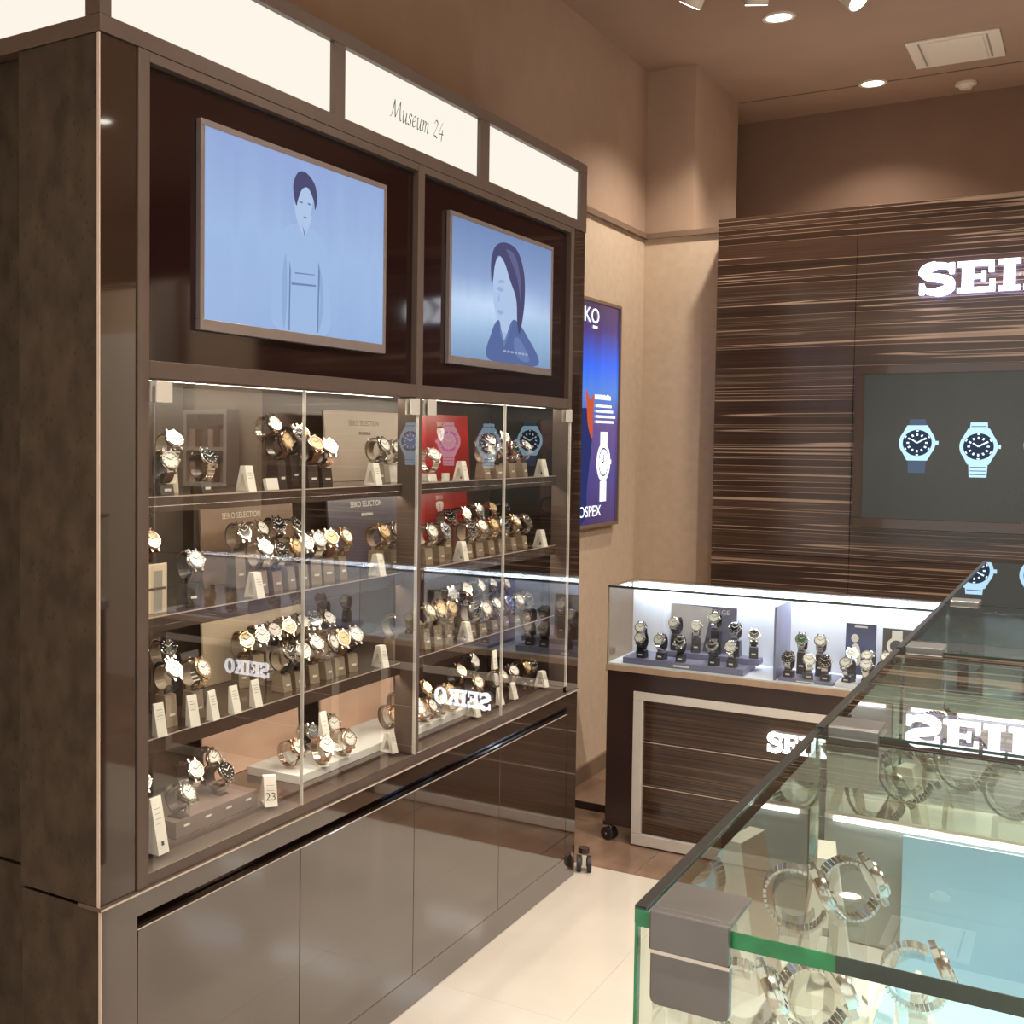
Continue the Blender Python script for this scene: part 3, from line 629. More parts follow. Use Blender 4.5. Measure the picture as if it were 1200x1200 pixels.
SHELF = {'1': (1.345, 'upper'), '2': (1.12, 'second'), '3': (.89, 'third'), '0': (.665, 'lowest')}
W = {
'L1': [(-1.54, 1.819, .09), (-1.5, 1.760, .052), (-1.5, 1.879, .056), (-1.585, 2.223, .135), (-1.5, 2.143, .096), (-1.54, 2.255, .11), (-1.6, 2.365, .114), (-1.5, 2.274, .086), (-1.5, 2.335, .08), (-1.5, 2.58, .086), (-1.54, 2.716, .078), (-1.54, 2.791, .071)],
'L2': [(-1.56, 1.770, .12), (-1.5, 1.839, .078), (-1.6, 2.13, .113), (-1.6, 2.199, .113), (-1.6, 2.271, .12), (-1.5, 2.075, .084), (-1.5, 2.130, .076), (-1.5, 2.183, .082), (-1.5, 2.236, .086), (-1.5, 2.291, .088), (-1.5, 2.346, .088), (-1.5, 2.403, .088), (-1.6, 2.342, .116), (-1.5, 2.586, .089), (-1.5, 2.655, .091), (-1.5, 2.723, .094), (-1.585, 2.897, .108)],
'L3': [(-1.6, 1.785, .121), (-1.5, 1.770, .093), (-1.5, 1.854, .088), (-1.59, 1.860, .12), (-1.6, 2.149, .096), (-1.6, 2.205, .102), (-1.6, 2.259, .104), (-1.6, 2.316, .105), (-1.6, 2.375, .106), (-1.6, 2.431, .107), (-1.6, 2.49, .104), (-1.5, 2.169, .073), (-1.5, 2.227, .074), (-1.5, 2.284, .076), (-1.5, 2.342, .077), (-1.5, 2.399, .08), (-1.5, 2.458, .08), (-1.5, 2.67, .081), (-1.5, 2.733, .084)],
'L0': [(-1.54, 1.725, .106), (-1.5, 1.809, .071), (-1.55, 1.900, .091), (-1.6, 2.02, .083), (-1.53, 1.975, .06), (-1.54, 2.262, .058), (-1.6, 2.424, .059), (-1.5, 2.334, .041), (-1.6, 2.522, .061), (-1.5, 2.431, .049), (-1.54, 2.724, .057), (-1.6, 2.869, .05), (-1.52, 2.827, .041)],
'R1': [(-1.5, 2.865, .055), (-1.5, 3.206, .072), (-1.5, 3.296, .074), (-1.5, 3.39, .076), (-1.5, 3.481, .079), (-1.6, 3.424, .102), (-1.6, 3.54, .105)],
'R2': [(-1.5, 2.847, .077), (-1.5, 2.918, .08), (-1.6, 3.159, .094), (-1.6, 3.256, .102), (-1.6, 3.351, .105), (-1.6, 3.451, .108), (-1.6, 3.548, .109), (-1.5, 3.094, .069), (-1.5, 3.167, .07), (-1.5, 3.243, .07), (-1.5, 3.322, .071), (-1.5, 3.404, .072), (-1.5, 3.489, .075)],
'R3': [(-1.5, 2.838, .09), (-1.5, 2.908, .088), (-1.5, 2.97, .088), (-1.6, 3.182, .098), (-1.6, 3.274, .101), (-1.6, 3.365, .1), (-1.6, 3.459, .096), (-1.6, 3.557, .092), (-1.5, 3.123, .066), (-1.5, 3.198, .062), (-1.5, 3.275, .061), (-1.5, 3.356, .057), (-1.5, 3.439, .053), (-1.5, 3.519, .053)],
'R0': [(-1.6, 3.015, .063), (-1.5, 2.855, .046), (-1.54, 3.053, .051), (-1.5, 2.93, .04), (-1.5, 3.01, .04), (-1.6, 3.241, .077), (-1.6, 3.329, .095), (-1.53, 3.216, .062), (-1.53, 3.389, .05), (-1.53, 3.48, .045), (-1.53, 3.57, .045), (-1.53, 3.63, .045)]}
KSEQ = {'L1': 'sw bw sb sw bg kb gg bg rw sw sw gw', 'L2': 'bg bw kb kw kb sw sb gg kw sw bg gw kb gg sw gg sb', 'L3': 'sw kw gw sb gg bw kw gg sw sb sw kb kw bw sw bg kw bw kw',
        'L0': 'sw sw sw bw sb rw sb rw sw rw bg sw rw', 'R1': 'sw sw kb sb sw sb sw', 'R2': 'sw kb sb kw sb gg kk sb sw gg sb gw sb', 'R3': 'gw bg gg sb gw sw sw gw sb sw sw su sw sb', 'R0': 'gw rw gg sw rw gw sw gw gw sw gg kb'}
SSEQ = {'L1': 'cream dark dark clear dark dark dark dark dark taupe white white', 'L2': 'dark dark', 'L0': 'dark dark dark dark dark white white white white white white white white', 'R1': 'white', 'R0': 'white white white white white dark dark dark dark dark dark dark'}
for k, L in W.items():
    z, nm = SHELF[k[1]]; bay = 'left' if k[0] == 'L' else 'right'; 
    ks = KSEQ[k].split(); ss = SSEQ.get(k, '').split()
    for i, (x, y, h) in enumerate(L):
        up = 0
        if k == 'L0': up = .034 if 1 <= i <= 4 else (.02 if i >= 5 else 0)
        if k == 'R0' and i < 5: up = .02
        watch_on_stand(ks[i % len(ks)], ss[i] if i < len(ss) else 'taupe', x, y, z + up, h - up, R(random.uniform(-24, 2)), R(random.uniform(22, 40)), ', %s row, %s %s shelf' % ('front' if x > -1.545 else 'rear', nm, bay))

# ---- price tents, price cards, boards in the cabinet
def tent(y, z, h, label, x=-1.464, wd=.011, yaw=R(-10), mark=None, base=.042, top=.014, group=None):
    t = thing('price_tent', label, 'price card', (x, y, z), yaw, group)
    b = base / 2; tp = top / 2; i0 = .0035
    outer = [(-b, 0), (b, 0), (tp, h), (-tp, h)]; inner = [(-b * .55, .0045), (b * .55, .0045), (.0012, h * .66), (-.0012, h * .66)]
    MB().ring(outer, inner, lambda a, c: (a, -wd, c), lambda a, c: (a, wd, c)).build('card', card_white, t)
    ln = math.hypot(b - tp, h); fc = Face(t, ((b + tp) / 2, 0, h / 2), (0, 1, 0), (-(b - tp) / ln, 0, h / ln), (h / ln, 0, (b - tp) / ln), 'print')
    fc.poly([rect(-wd * .6, wd * .6, .012 - q * .0055, .0132 - q * .0055) for q in range(3)], ink_grey)
    if mark: fc.text(mark, 0, -.012, .024, ink_brown)
    return t
TG = {'upper': 'white A-shaped price tents on the upper shelf'}
for k, L in {'L1': [1.983, 2.506], 'L2': [2.015, 2.53], 'R1': [2.989, 3.565], 'R2': [2.996, 3.565], 'R3': [3.03], 'L3': [2.55]}.items():
    z, nm = SHELF[k[1]]; bay = 'left' if k[0] == 'L' else 'right'
    for y in L: tent(y, z, .054, 'white A-shaped price tent at the front of the %s shelf, %s bay' % (nm, bay), group='price tents, %s shelf %s bay' % (nm, bay) if len(L) > 1 else None)
tent(2.072, .665, .062, 'white price tent marked 23 before the pink board', mark='23', base=.05, wd=.014, yaw=R(-42))
tent(2.60, .665, .050, 'small white price tent at the front of the white base tray')
tent(3.09, .665, .045, 'white price tent before the white tray in the right bay')
tent(3.595, .665, .050, 'white price tent at the front of the lowest shelf in the right bay')
def price_card(y, z, h, x, label, wd=.012, lean=.018, mark=None, group=None):
    t = thing('price_card', label, 'price card', (x, y, z), R(random.uniform(-12, 4)), group)
    MB().prism([(0, 0), (lean, 0), (.004, h), (.001, h)], lambda a, c: (a, -wd, c), lambda a, c: (a, wd, c)).build('card', card_white, t)
    ln = math.hypot(lean - .004, h); fc = Face(t, ((lean + .004) / 2, 0, h / 2), (0, 1, 0), (-(lean - .004) / ln, 0, h / ln), (h / ln, 0, (lean - .004) / ln), 'print')
    fc.poly([rect(-wd * .6, wd * (.6 - .2 * (q % 2)), h * .3 - q * h * .09, h * .3 - q * h * .09 + .0012) for q in range(4)], ink_grey)
    if mark: fc.poly([rect(-.004, .004, -h * .36, -h * .36 + .008)], ink)
    return t
for y, h in ((1.700, .062), (1.800, .060), (1.862, .058), (1.935, .056), (2.01, .056)): price_card(y, .89, h, -1.463, 'white upright price card in the row on the third shelf', group='price cards on the third shelf')
price_card(1.70, .665, .105, -1.47, 'tall white price card with a dark square in the corner of the lowest shelf', .016, .025, mark=True)
price_card(2.383, .685, .115, -1.53, 'tall white booklet card standing between watches on the white tray', .012, .03)
price_card(2.885, .685, .08, -1.57, 'white card standing among gold watches in the right bay', .017)
price_card(3.43, .665, .13, -1.56, 'tall white card behind the gold watches on the lowest shelf', .016)
price_card(3.27, .665, .05, -1.47, 'short white price card before the gold watches', .012, group=None)
price_card(3.37, .665, .05, -1.47, 'short white price card beside the tall white card', .012, group=None)
t = tag(MB().box(-.004, .004, -.022, .022, 0, .026).build('name_card', card_white, None, bev=.0005, loc=(-1.463, 2.075, 1.345)), 'small white name card beside the upper shelf price tent', 'card')
t.rotation_euler = (0, R(-12), 0)
t = tag(MB().box(-.003, .003, -.018, .018, 0, .022).build('name_card', card_white, None, bev=.0005, loc=(-1.463, 2.892, 1.345)), 'small white card before the red board on the upper shelf', 'card')

def board(x, y0, y1, z, h, mat, label, lean=6, text=None, tm=None, thick=.006):
    t = thing('display_board', label, 'sign board', (x, (y0 + y1) / 2, z + .0006)); t.rotation_euler = (0, R(-lean), 0); w2 = (y1 - y0) / 2
    bx('panel', mat, t, -thick, 0, -w2, w2, 0, h, .0008)
    if text:
        fc = Face(t, (0, 0, 0), (0, 1, 0), (0, 0, 1), (1, 0, 0))
        for (s, a, b, sz, sx) in text:
            if s == '#': fc.poly(words_(a - .03, b - .004, .009, 9), tm, 'lettering')
            else: fc.text(s, a, b, sz, tm, sx=sx)
    return t
b1 = board(-1.645, 2.585, 2.985, 1.345, .188, board_grey, 'grey selection board standing on the upper shelf', 5, [('SEIKO SELECTION', 0, .155, .021, .95), ('#', 0, .128, .011, 1.0)], ink_brown)
b2 = board(-1.645, 2.605, 3.00, 1.12, .185, board_blue, 'dark blue selection board standing on the second shelf', 5, [('SEIKO SELECTION', 0, .160, .022, .95), ('#', 0, .132, .013, 1.0)], white_ink)
b2b = board(-1.660, 2.09, 2.46, 1.12, .185, board_brown, 'brown selection board behind the second shelf watch rows', 4, [('SEIKO SELECTION', -.03, .155, .020, .95), ('#', -.02, .130, .013, 1.0)], white_ink)
board(-1.660, 2.095, 2.50, .89, .150, card_cream, 'cream board behind the third shelf watch rows', 4)
board(-1.660, 2.095, 2.485, .665, .17, board_pink, 'salmon pink board on the lowest shelf beside the dark riser', 4)
board(-1.660, 2.59, 2.98, .665, .17, board_pink, 'salmon pink board behind the white tray near the mullion', 4)
def red_board(z, label):
    t = board(-1.660, 3.05, 3.455, z, .19, board_red, label, 4)
    fc = Face(t, (0, 0, 0), (0, 1, 0), (0, 0, 1), (1, 0, 0), 'emblem'); fc.text('SEIKO', .01, .160, .017, white_ink)
    fc.poly([smooth_loop([(-.012, .146), (.01, .149), (.032, .146), (.033, .130), (.010, .108), (-.013, .130)], 4)], white_ink, 'emblem'); fc.text('5', .010, .1295, .026, board_red)
red_board(1.345, 'red emblem board standing on the upper shelf'); red_board(1.12, 'red emblem board standing on the second shelf')
cr_ = board(-1.60, 1.72, 1.835, 1.12, .205, card_cream, 'cream picture board with a watch print at the end of the second shelf', 3)
fc = Face(cr_, (0, 0, 0), (0, 1, 0), (0, 0, 1), (1, 0, 0)); fc.poly([ell(.02, .135, .03, .032)], ink_brown); fc.poly([ell(.02, .135, .024, .026)], card_white); fc.poly([rect(.0, .04, .075, .106)], ink_brown, hold=True)
bk = thing('picture_frame', 'cream framed card with a grey watch strap print on the second shelf', 'picture', (-1.475, 1.705, 1.12))
bx('card', card_cream, bk, -.004, 0, -.038, .038, 0, .095, .0008)
fc = Face(bk, (0, 0, 0), (0, 1, 0), (0, 0, 1), (1, 0, 0)); fc.poly([rect(-.002, .024, .004, .082)], ink_grey); fc.poly([rect(-.034, .034, .045, .05)], ink_brown)
sd = board(-1.56, 1.915, 1.975, .89, .115, board_dark, 'dark leaflet board standing between watches on the third shelf', 12)
fc = Face(sd, (0, 0, 0), (0, 1, 0), (0, 0, 1), (1, 0, 0), 'print'); fc.poly([ell(-.002, .095, .009, .008, 14)] + [rect(-.022, .02 - .006 * (q % 2), .068 - q * .009, .071 - q * .009) for q in range(4)], white_ink)
pb = board(-1.66, 1.66, 1.86, .89, .17, board_brown, 'brown checked picture board at the end of the third shelf', 4)
fc = Face(pb, (0, 0, 0), (0, 1, 0), (0, 0, 1), (1, 0, 0), 'print'); fc.poly([rect(-.09 + .018 * i, -.076 + .018 * i, .075 + .018 * j, .089 + .018 * j) for i in range(10) for j in range(5) if (i + j) % 2 == 0], card_cream)

def riser(x0, x1, y0, y1, z, h, mat, label, tagn=0, name='display_riser'):
    t = thing(name, label, 'riser', ((x0 + x1) / 2, (y0 + y1) / 2, z)); a, b = (x1 - x0) / 2, (y1 - y0) / 2
    bx('block', mat, t, -a, a, -b, b, 0, h, .0012)
    for q in range(tagn): bx('label_tag', card_white, t, a + .0002, a + .001, -b + (q + .5) * 2 * b / tagn - .009, -b + (q + .5) * 2 * b / tagn + .009, h * .55, h * .55 + .004)
    return t
riser(-1.63, -1.478, 1.775, 2.05, .665, .034, riser_mauve, 'mauve riser under watches on the lowest shelf, left bay', 4)
riser(-1.635, -1.488, 2.225, 3.095, .665, .02, deck_white, 'white tray under the watches on the lowest shelf by the mullion', 0, 'display_tray')

# ================================================================ STRIPED PANEL WITH WALL TV AND SIGN
YP = 5.30
sp = thing('feature_panel', 'dark wood feature panel with pale horizontal grain behind the counters', 'wall panel', (-.19, YP, .03))
px = [-1.386, -.835, .295, 1.0]; pz = [.03, .985, 2.42]
for i in range(3):
    for j in range(2):
        a, b = px[i] + .19 + (.0006 if i else 0), px[i + 1] + .19 - .0006
        bx('veneer_board', stripe, sp, a, b, 0, .02, pz[j] - .03 + (.0012 if j else 0), pz[j + 1] - .03 - .0012, .0008)
bx('core', dark_body, sp, -1.386 + .19 + .003, 1.0 + .19 - .003, .021, .149, 0, 2.388)
tv = thing('wall_television', 'wall television with dark brown frame showing four watches', 'television', (-.270, YP - .001, 1.4435))
wd, ht = .551, .326
bx('rear_housing', black_gloss, tv, -.40, .40, -.022, 0, -.22, .22)
mb = MB()
for a in ((-wd, wd, ht - .035, ht), (-wd, wd, -ht, -ht + .042), (-wd, -wd + .035, -ht + .042, ht - .035), (wd - .035, wd, -ht + .042, ht - .035)): mb.box(a[0], a[1], -.055, -.022, a[2], a[3])
mb.build('bezel', wall_tv_bezel, tv, bev=.0015)
bx('display', screen_grad('wall_screen', [(0, (.040, .044, .036)), (.5, (.055, .062, .054)), (1, (.042, .046, .040))], 'Z', -.3, .3, .55, .5), tv, -wd + .035, wd - .035, -.050, -.022, -ht + .042, ht - .035)
pw = emis('pic_steel', (.46, .70, .88), 1.4); pw2 = emis('pic_steel_light', (.74, .92, 1.0), 1.6); pd = emis('pic_dial_dark', (.03, .05, .10), .8); pb_ = emis('pic_dial_blue', (.05, .22, .62), 1.4); pc = emis('pic_dial_cyan', (.35, .72, .95), 1.4); pst = emis('pic_strap_dark', (.10, .14, .22), .9)
def watch_picture(f, x, y, r, dial, strap, segs=True):
    f.poly([[(x - r * .50, y + r * .75), (x + r * .50, y + r * .75), (x + r * .44, y + r * 1.45), (x - r * .44, y + r * 1.45)], [(x - r * .52, y - r * .75), (x + r * .52, y - r * .75), (x + r * .46, y - r * 1.85), (x - r * .46, y - r * 1.85)]], strap)
    if segs: f.poly([rect(x - r * .42, x + r * .42, y - r * (1.05 + .22 * q), y - r * (1.0 + .22 * q)) for q in range(4)] + [rect(x - r * .4, x + r * .4, y + r * 1.18, y + r * 1.23)], pst)
    f.poly([ell(x, y, r * 1.0, r * 1.0, 32), [(x - r * .56, y - r * 1.08), (x + r * .56, y - r * 1.08), (x + r * .80, y - r * .6), (x + r * .80, y + r * .6), (x + r * .56, y + r * 1.08), (x - r * .56, y + r * 1.08), (x - r * .80, y + r * .6), (x - r * .80, y - r * .6)], rect(x + r * .9, x + r * 1.16, y - r * .12, y + r * .12)], pw)
    f.poly([ell(x, y, r * .80, r * .80, 32)], pd if dial is not pc else pb_); f.poly([ell(x, y, r * .63, r * .63, 32)], dial)
    mk_ = []
    for i in range(12):
        a = 2 * math.pi * i / 12; c, s_ = math.cos(a), math.sin(a); r0, r1, w_ = r * .44, r * .58, r * .05
        mk_.append([(x + s_ * r0 - c * w_, y + c * r0 + s_ * w_), (x + s_ * r1 - c * w_, y + c * r1 + s_ * w_), (x + s_ * r1 + c * w_, y + c * r1 - s_ * w_), (x + s_ * r0 + c * w_, y + c * r0 - s_ * w_)])
        r0, r1, w_ = r * .70, r * .77, r * .07
        if i % 2 == 0: mk_.append([(x + s_ * r0 - c * w_, y + c * r0 + s_ * w_), (x + s_ * r1 - c * w_, y + c * r1 + s_ * w_), (x + s_ * r1 + c * w_, y + c * r1 - s_ * w_), (x + s_ * r0 + c * w_, y + c * r0 - s_ * w_)])
    for a, l in ((R(-55), .36), (R(58), .50)):
        c, s_ = math.cos(a), math.sin(a); w_ = r * .04; mk_.append([(x - c * w_, y + s_ * w_), (x + s_ * l * r - c * w_, y + c * l * r + s_ * w_), (x + s_ * l * r + c * w_, y + c * l * r - s_ * w_), (x + c * w_, y - s_ * w_)])
    f.poly(mk_, pw2)
fw = Face(tv, (0, -.0505, 0), (1, 0, 0), (0, 0, 1), (0, -1, 0))
for x, y, dl, st, sg in ((-.322, .018, pd, pst, False), (-.112, .005, pd, pw, True), (.100, .012, pc, pw, True), (.312, .012, pb_, pw, True)): watch_picture(fw, x, y, .064, dl, st, sg)
sg = thing('shop_sign', 'glowing white raised letters SEIKO on the striped panel', 'sign', (-.601, YP - .0005, 2.041))
seiko(sg, (0, -.032, 0), (1, 0, 0), (0, 0, 1), (0, -1, 0), .119, .022, sign_white)
seiko(sg, (0, -.0318, 0), (1, 0, 0), (0, 0, 1), (0, 1, 0), .119, .001, emis('halo_light', (.42, .42, 1.0), 6), 'halo_light')
for k in range(5): MB().cyl((.06 + .138 * k, 0, .06), (0, -1, 0), .006, .029, 10).build('spacer', chrome, sg)

# ================================================================ BACKLIT POSTER ON THE SIDE WALL
ps = thing('light_poster', 'backlit blue watch poster in a slim frame beside the cabinet', 'poster', (XL, 4.72, 1.572))
mb = MB(); w2, h2 = .352, .472
for a in ((-w2, w2, h2 - .014, h2), (-w2, w2, -h2, -h2 + .014), (-w2, -w2 + .014, -h2 + .014, h2 - .014), (w2 - .014, w2, -h2 + .014, h2 - .014)): mb.box(.0005, .03, *a)
mb.build('frame', trim_mat, ps, bev=.001)
bx('lit_print', screen_grad('poster_print', [(0, (.035, .02, .10)), (.22, (.05, .04, .20)), (.45, (.10, .06, .22)), (.60, (.06, .20, .62)), (.72, (.02, .12, .75)), (.88, (.05, .03, .16)), (1, (.06, .03, .08))], 'Z', -.46, .46, 1.25, .10), ps, .001, .022, -w2 + .0145, w2 - .0145, -h2 + .0145, h2 - .0145)
fp = Face(ps, (.0222, 0, 0), (0, 1, 0), (0, 0, 1), (1, 0, 0)); pwht = emis('pic_white', (.95, .97, 1), 1.6); por = emis('pic_orange', (.62, .10, .04), 1.0); pnv = emis('pic_navy', (.02, .03, .14), 1.0)
fp.poly([smooth_loop([(-.33, -.05), (-.1, .02), (.02, .0), (.03, -.10), (-.02, -.30), (-.05, -.44), (-.33, -.44)])], pnv)
fp.poly([smooth_loop([(-.05, .10), (.0, .06), (.045, .08), (.035, .0), (.03, -.10), (-.02, -.05), (-.04, .03)])], por)
def white_watch(f, x, y, r):
    f.poly([ell(x, y, r, r, 28), rect(x - r * .5, x + r * .5, y + r * .8, y + r * 1.55)] + [rect(x - r * .46, x + r * .46, y - r * (.98 + .26 * q) - .022, y - r * (.98 + .26 * q)) for q in range(4)] + [rect(x + r * .9, x + r * 1.15, y - r * .12, y + r * .12)], pwht)
    f.poly([ell(x, y, r * .74, r * .74, 28)], pnv); f.poly([ell(x, y, r * .66, r * .66, 28)], pwht); f.poly([rect(x - .004, x + .004, y, y + r * .4), rect(x - r * .3, x, y - .003, y + .003)], pnv)
white_watch(fp, .170, -.20, .082)
fp.text('SEIKO', .09, .400, .088, pwht, align='RIGHT', sx=1.4); fp.poly(words_(.065, .352, .012, 6, -1), pwht)
fp.poly(words_(.05, .062, .022, 11, 1), pwht)
fp.poly([rect(.06, .06 + l, .03 - .022 * q, .040 - .022 * q) for q, l in enumerate((.19, .21, .24, .22))], pwht)
fp.text('PROSPEX', .14, -.405, .064, pwht, align='RIGHT', sx=1.35)

# ================================================================ BACK COUNTERS
YC = 4.19; CD = .29
def counter(x0, x1, sx0, label):
    W2 = (x1 - x0) / 2; t = thing('showcase_counter', label, 'counter', ((x0 + x1) / 2, YC, 0)); a = W2 - .002
    for s in (-1, 1): bx('side_post', dark_body, t, s * a - (.098 if s > 0 else 0), s * a + (.098 if s < 0 else 0), 0, .05, .06 if s < 0 else .004, .628, .001)
    bx('top_border', dark_body, t, -a + .0985, a - .0985, 0, .05, .562, .628)
    bx('carcass', dark_body, t, -a, a, .051, CD, .06, .628)
    for x_0, x_1, z_0, z_1 in ((-a + .099, a - .099, .532, .5615), (-a + .099, a - .099, .006, .046), (-a + .099, -a + .133, .0465, .5315), (a - .133, a - .099, .0465, .5315)):
        bx('frame_bar', silver, t, x_0, x_1, -.006, .03, z_0, z_1, .0015)
    zs = [.047, .2205, .3805, .531]
    for i in range(3): bx('panel_board', stripe_dark, t, -a + .1335, a - .1335, .010, .03, zs[i] + .001, zs[i + 1] - .001)
    for z_ in zs[1:3]: bx('panel_joint', steel_edge, t, -a + .1335, a - .1335, .0085, .012, z_ - .0012, z_ + .0012)
    bx('wood_lip', wood_lip, t, -a, a, -.006, .0, .629, .650)
    if x0 < -1: bx('lip_block', wood_lip, t, -a - .006, -a - .0005, -.004, .02, .622, .648)
    bx('deck', case_white, t, -a, a, .0005, CD, .6285, .655)
    bx('back_wall', case_white, t, -a, a, CD - .012, CD, .6555, .905)
    bx('back_rail', silver, t, -a, a, CD - .030, CD, .906, .930)
    bx('light_strip', led_cool, t, -a + .01, a - .01, CD - .046, CD - .031, .908, .922)
    g = bx('front_glass', glass_case, t, -a, a, -.0055, -.0005, .6505, .929)
    bx('side_glass', glass_case, t, -a, -a + .005, .0005, CD - .031, .6555, .929)
    bx('side_glass', glass_case, t, a - .005, a, .0005, CD - .031, .6555, .929)
    bx('top_glass', glass_case, t, -a, a, -.0055, CD - .001, .931, .937)
    bx('glass_edge', dark_green_edge, t, -a, a, -.0068, -.0056, .930, .9375)
    bx('glass_edge', dark_green_edge, t, -a - .0006, -a, -.0055, -.0005, .6505, .929)
    bx('divider', tray_lilac, t, -.003, .003, .006, CD - .048, .656, .905)
    seiko(t, (sx0 - (x0 + x1) / 2, -.0008, .416), (1, 0, 0), (0, 0, 1), (0, -1, 0), .064, .006, sign_white_dim, 'letter', sx=.70)
    caster(t, -a + (.012 if x0 < -1 else .05), .02, .9, R(70))
    return t
counter(-1.456, -.308, -.895, 'lit glass showcase counter beside the side wall')
counter(-.306, .842, .155, 'lit glass showcase counter under the wall television')
ZD = .6552
def tray(x0, x1, y0, y1, z, h, mat, label, name='display_tray', plate=False):
    t = thing(name, label, 'tray', ((x0 + x1) / 2, (y0 + y1) / 2, z)); a, b = (x1 - x0) / 2, (y1 - y0) / 2
    bx('block', mat, t, -a, a, -b, b, 0, h, .0015)
    if plate: bx('name_plate', white_ink, t, -.028, .028, -b - .001, -b - .0002, h * .3, h * .6)
    return t
tray(-1.405, -.985, YC + .02, YC + .20, ZD, .022, tray_lilac, 'lilac grey step tray holding black watch stands', plate=True)
tray(-1.30, -.96, YC + .13, YC + .199, ZD + .0222, .020, tray_lilac, 'raised rear step on the lilac grey tray')
tray(-.872, -.70, YC + .02, YC + .19, ZD, .010, tray_lilac, 'flat lilac grey tray in the middle of the counter', plate=True)
tray(-.695, -.47, YC + .02, YC + .21, ZD, .014, tray_white, 'pale tray right of the flat lilac tray')
cw = [(-1.345, .055, 1, 0, 'kw'), (-1.275, .055, 1, 0, 'sw'), (-1.205, .05, 1, 0, 'kb'), (-1.09, .05, 1, 0, 'kb'), (-1.03, .055, 1, 0, 'sw'), (-1.255, .165, 2, .03, 'kw'), (-1.185, .165, 2, .02, 'sw'), (-1.115, .165, 2, .06, 'sw'), (-1.045, .165, 2, .03, 'sb'), (-1.375, .14, 1, .02, 'sw'), (-.985, .165, 2, .01, 'kb')]
GC = 'watches in the lit counter, lilac step tray'
for x, dy, lv, e, k in cw:
    watch_on_stand(k, 'navy', x, YC + dy, ZD + (.0222 if lv == 1 else .0424), .062 + e, R(-90 + random.uniform(-15, 15)), R(28), ' on the lilac step tray')
for x, dy, e, k in ((-.845, .06, .0, 'sb'), (-.785, .055, .0, 'sw'), (-.730, .06, .0, 'sb'), (-.82, .14, .05, 'sg'), (-.76, .14, .05, 'sw')):
    watch_on_stand(k, 'navy', x, YC + dy, ZD + .0102, .055 + e, R(-90 + random.uniform(-20, 20)), R(30), ' on the flat lilac tray')
for x, dy, e, k in ((-.66, .06, 0, 'sw'), (-.605, .06, 0, 'sw'), (-.55, .06, 0, 'sb'), (-.50, .065, 0, 'sw'), (-.665, .135, .02, 'kb'), (-.61, .135, .02, 'sw'), (-.555, .135, .02, 'kw'), (-.50, .14, .02, 'sw')):
    watch_on_stand(k, 'navy', x, YC + dy, ZD + .0142, .045 + e, R(-90 + random.uniform(-20, 20)), R(40), ' on the pale tray')
def counter_board(x0, x1, y, h, mat, label, z=ZD):
    t = thing('display_board', label, 'sign board', ((x0 + x1) / 2, y, z)); w_ = (x1 - x0) / 2; t.rotation_euler = (R(-4), 0, 0)
    bx('panel', mat, t, -w_, w_, 0, .004, 0, h); return t
cbd = counter_board(-1.295, -1.06, YC + .215, .205, tray_lilac, 'dark violet board lettered PRESAGE behind the step tray')
fc = Face(cbd, (0, 0, 0), (1, 0, 0), (0, 0, 1), (0, -1, 0)); fc.poly([[(-.117, .03), (.0, .03), (.03, .20), (-.117, .204)]], tray_white); fc.text('PRESAGE', .045, .185, .024, white_ink)
cp = counter_board(-.70, -.605, YC + .225, .185, screen_grad('card_blue', [(0, (.05, .07, .25)), (.5, (.10, .14, .40)), (1, (.04, .05, .20))], 'Z', 0, .185, .35, .3), 'blue poster card standing behind the pale tray')
fc = Face(cp, (0, 0, 0), (1, 0, 0), (0, 0, 1), (0, -1, 0)); fc.poly([ell(-.018, .135, .012, .014), smooth_loop([(-.03, .05), (-.025, .11), (-.005, .11), (.0, .05)])], white_ink); fc.poly([rect(-.02, .02, .172, .178)], white_ink, hold=True)
cp = counter_board(-.585, -.49, YC + .225, .178, board_dark, 'dark poster card with a watch print behind the pale tray')
fc = Face(cp, (0, 0, 0), (1, 0, 0), (0, 0, 1), (0, -1, 0)); fc.poly([ell(-.005, .12, .03, .03), rect(-.02, .012, .145, .172), rect(-.02, .012, .06, .095)], white_ink); fc.poly([ell(-.005, .12, .02, .02)], board_dark)
# second counter contents, seen through the glass row and mirrored in the cabinet doors
tray(-.20, .22, YC + .02, YC + .20, ZD, .022, tray_lilac, 'lilac grey step tray in the counter under the television', plate=True)
tray(.30, .70, YC + .02, YC + .20, ZD, .022, tray_lilac, 'second lilac grey tray in the counter under the television', plate=True)
for i in range(6): watch_on_stand(('sw', 'kb', 'sb')[i % 3], 'navy', -.16 + .065 * i, YC + (.06 if i % 2 else .13), ZD + .0222, .062 + .02 * (i % 2 == 0), R(-90), R(28), ' on step tray under television')
for i in range(6): watch_on_stand(('kw', 'sw', 'su')[i % 3], 'navy', .34 + .062 * i, YC + (.06 if i % 2 else .13), ZD + .0222, .062 + .02 * (i % 2 == 0), R(-90), R(28), ' on second tray under television')

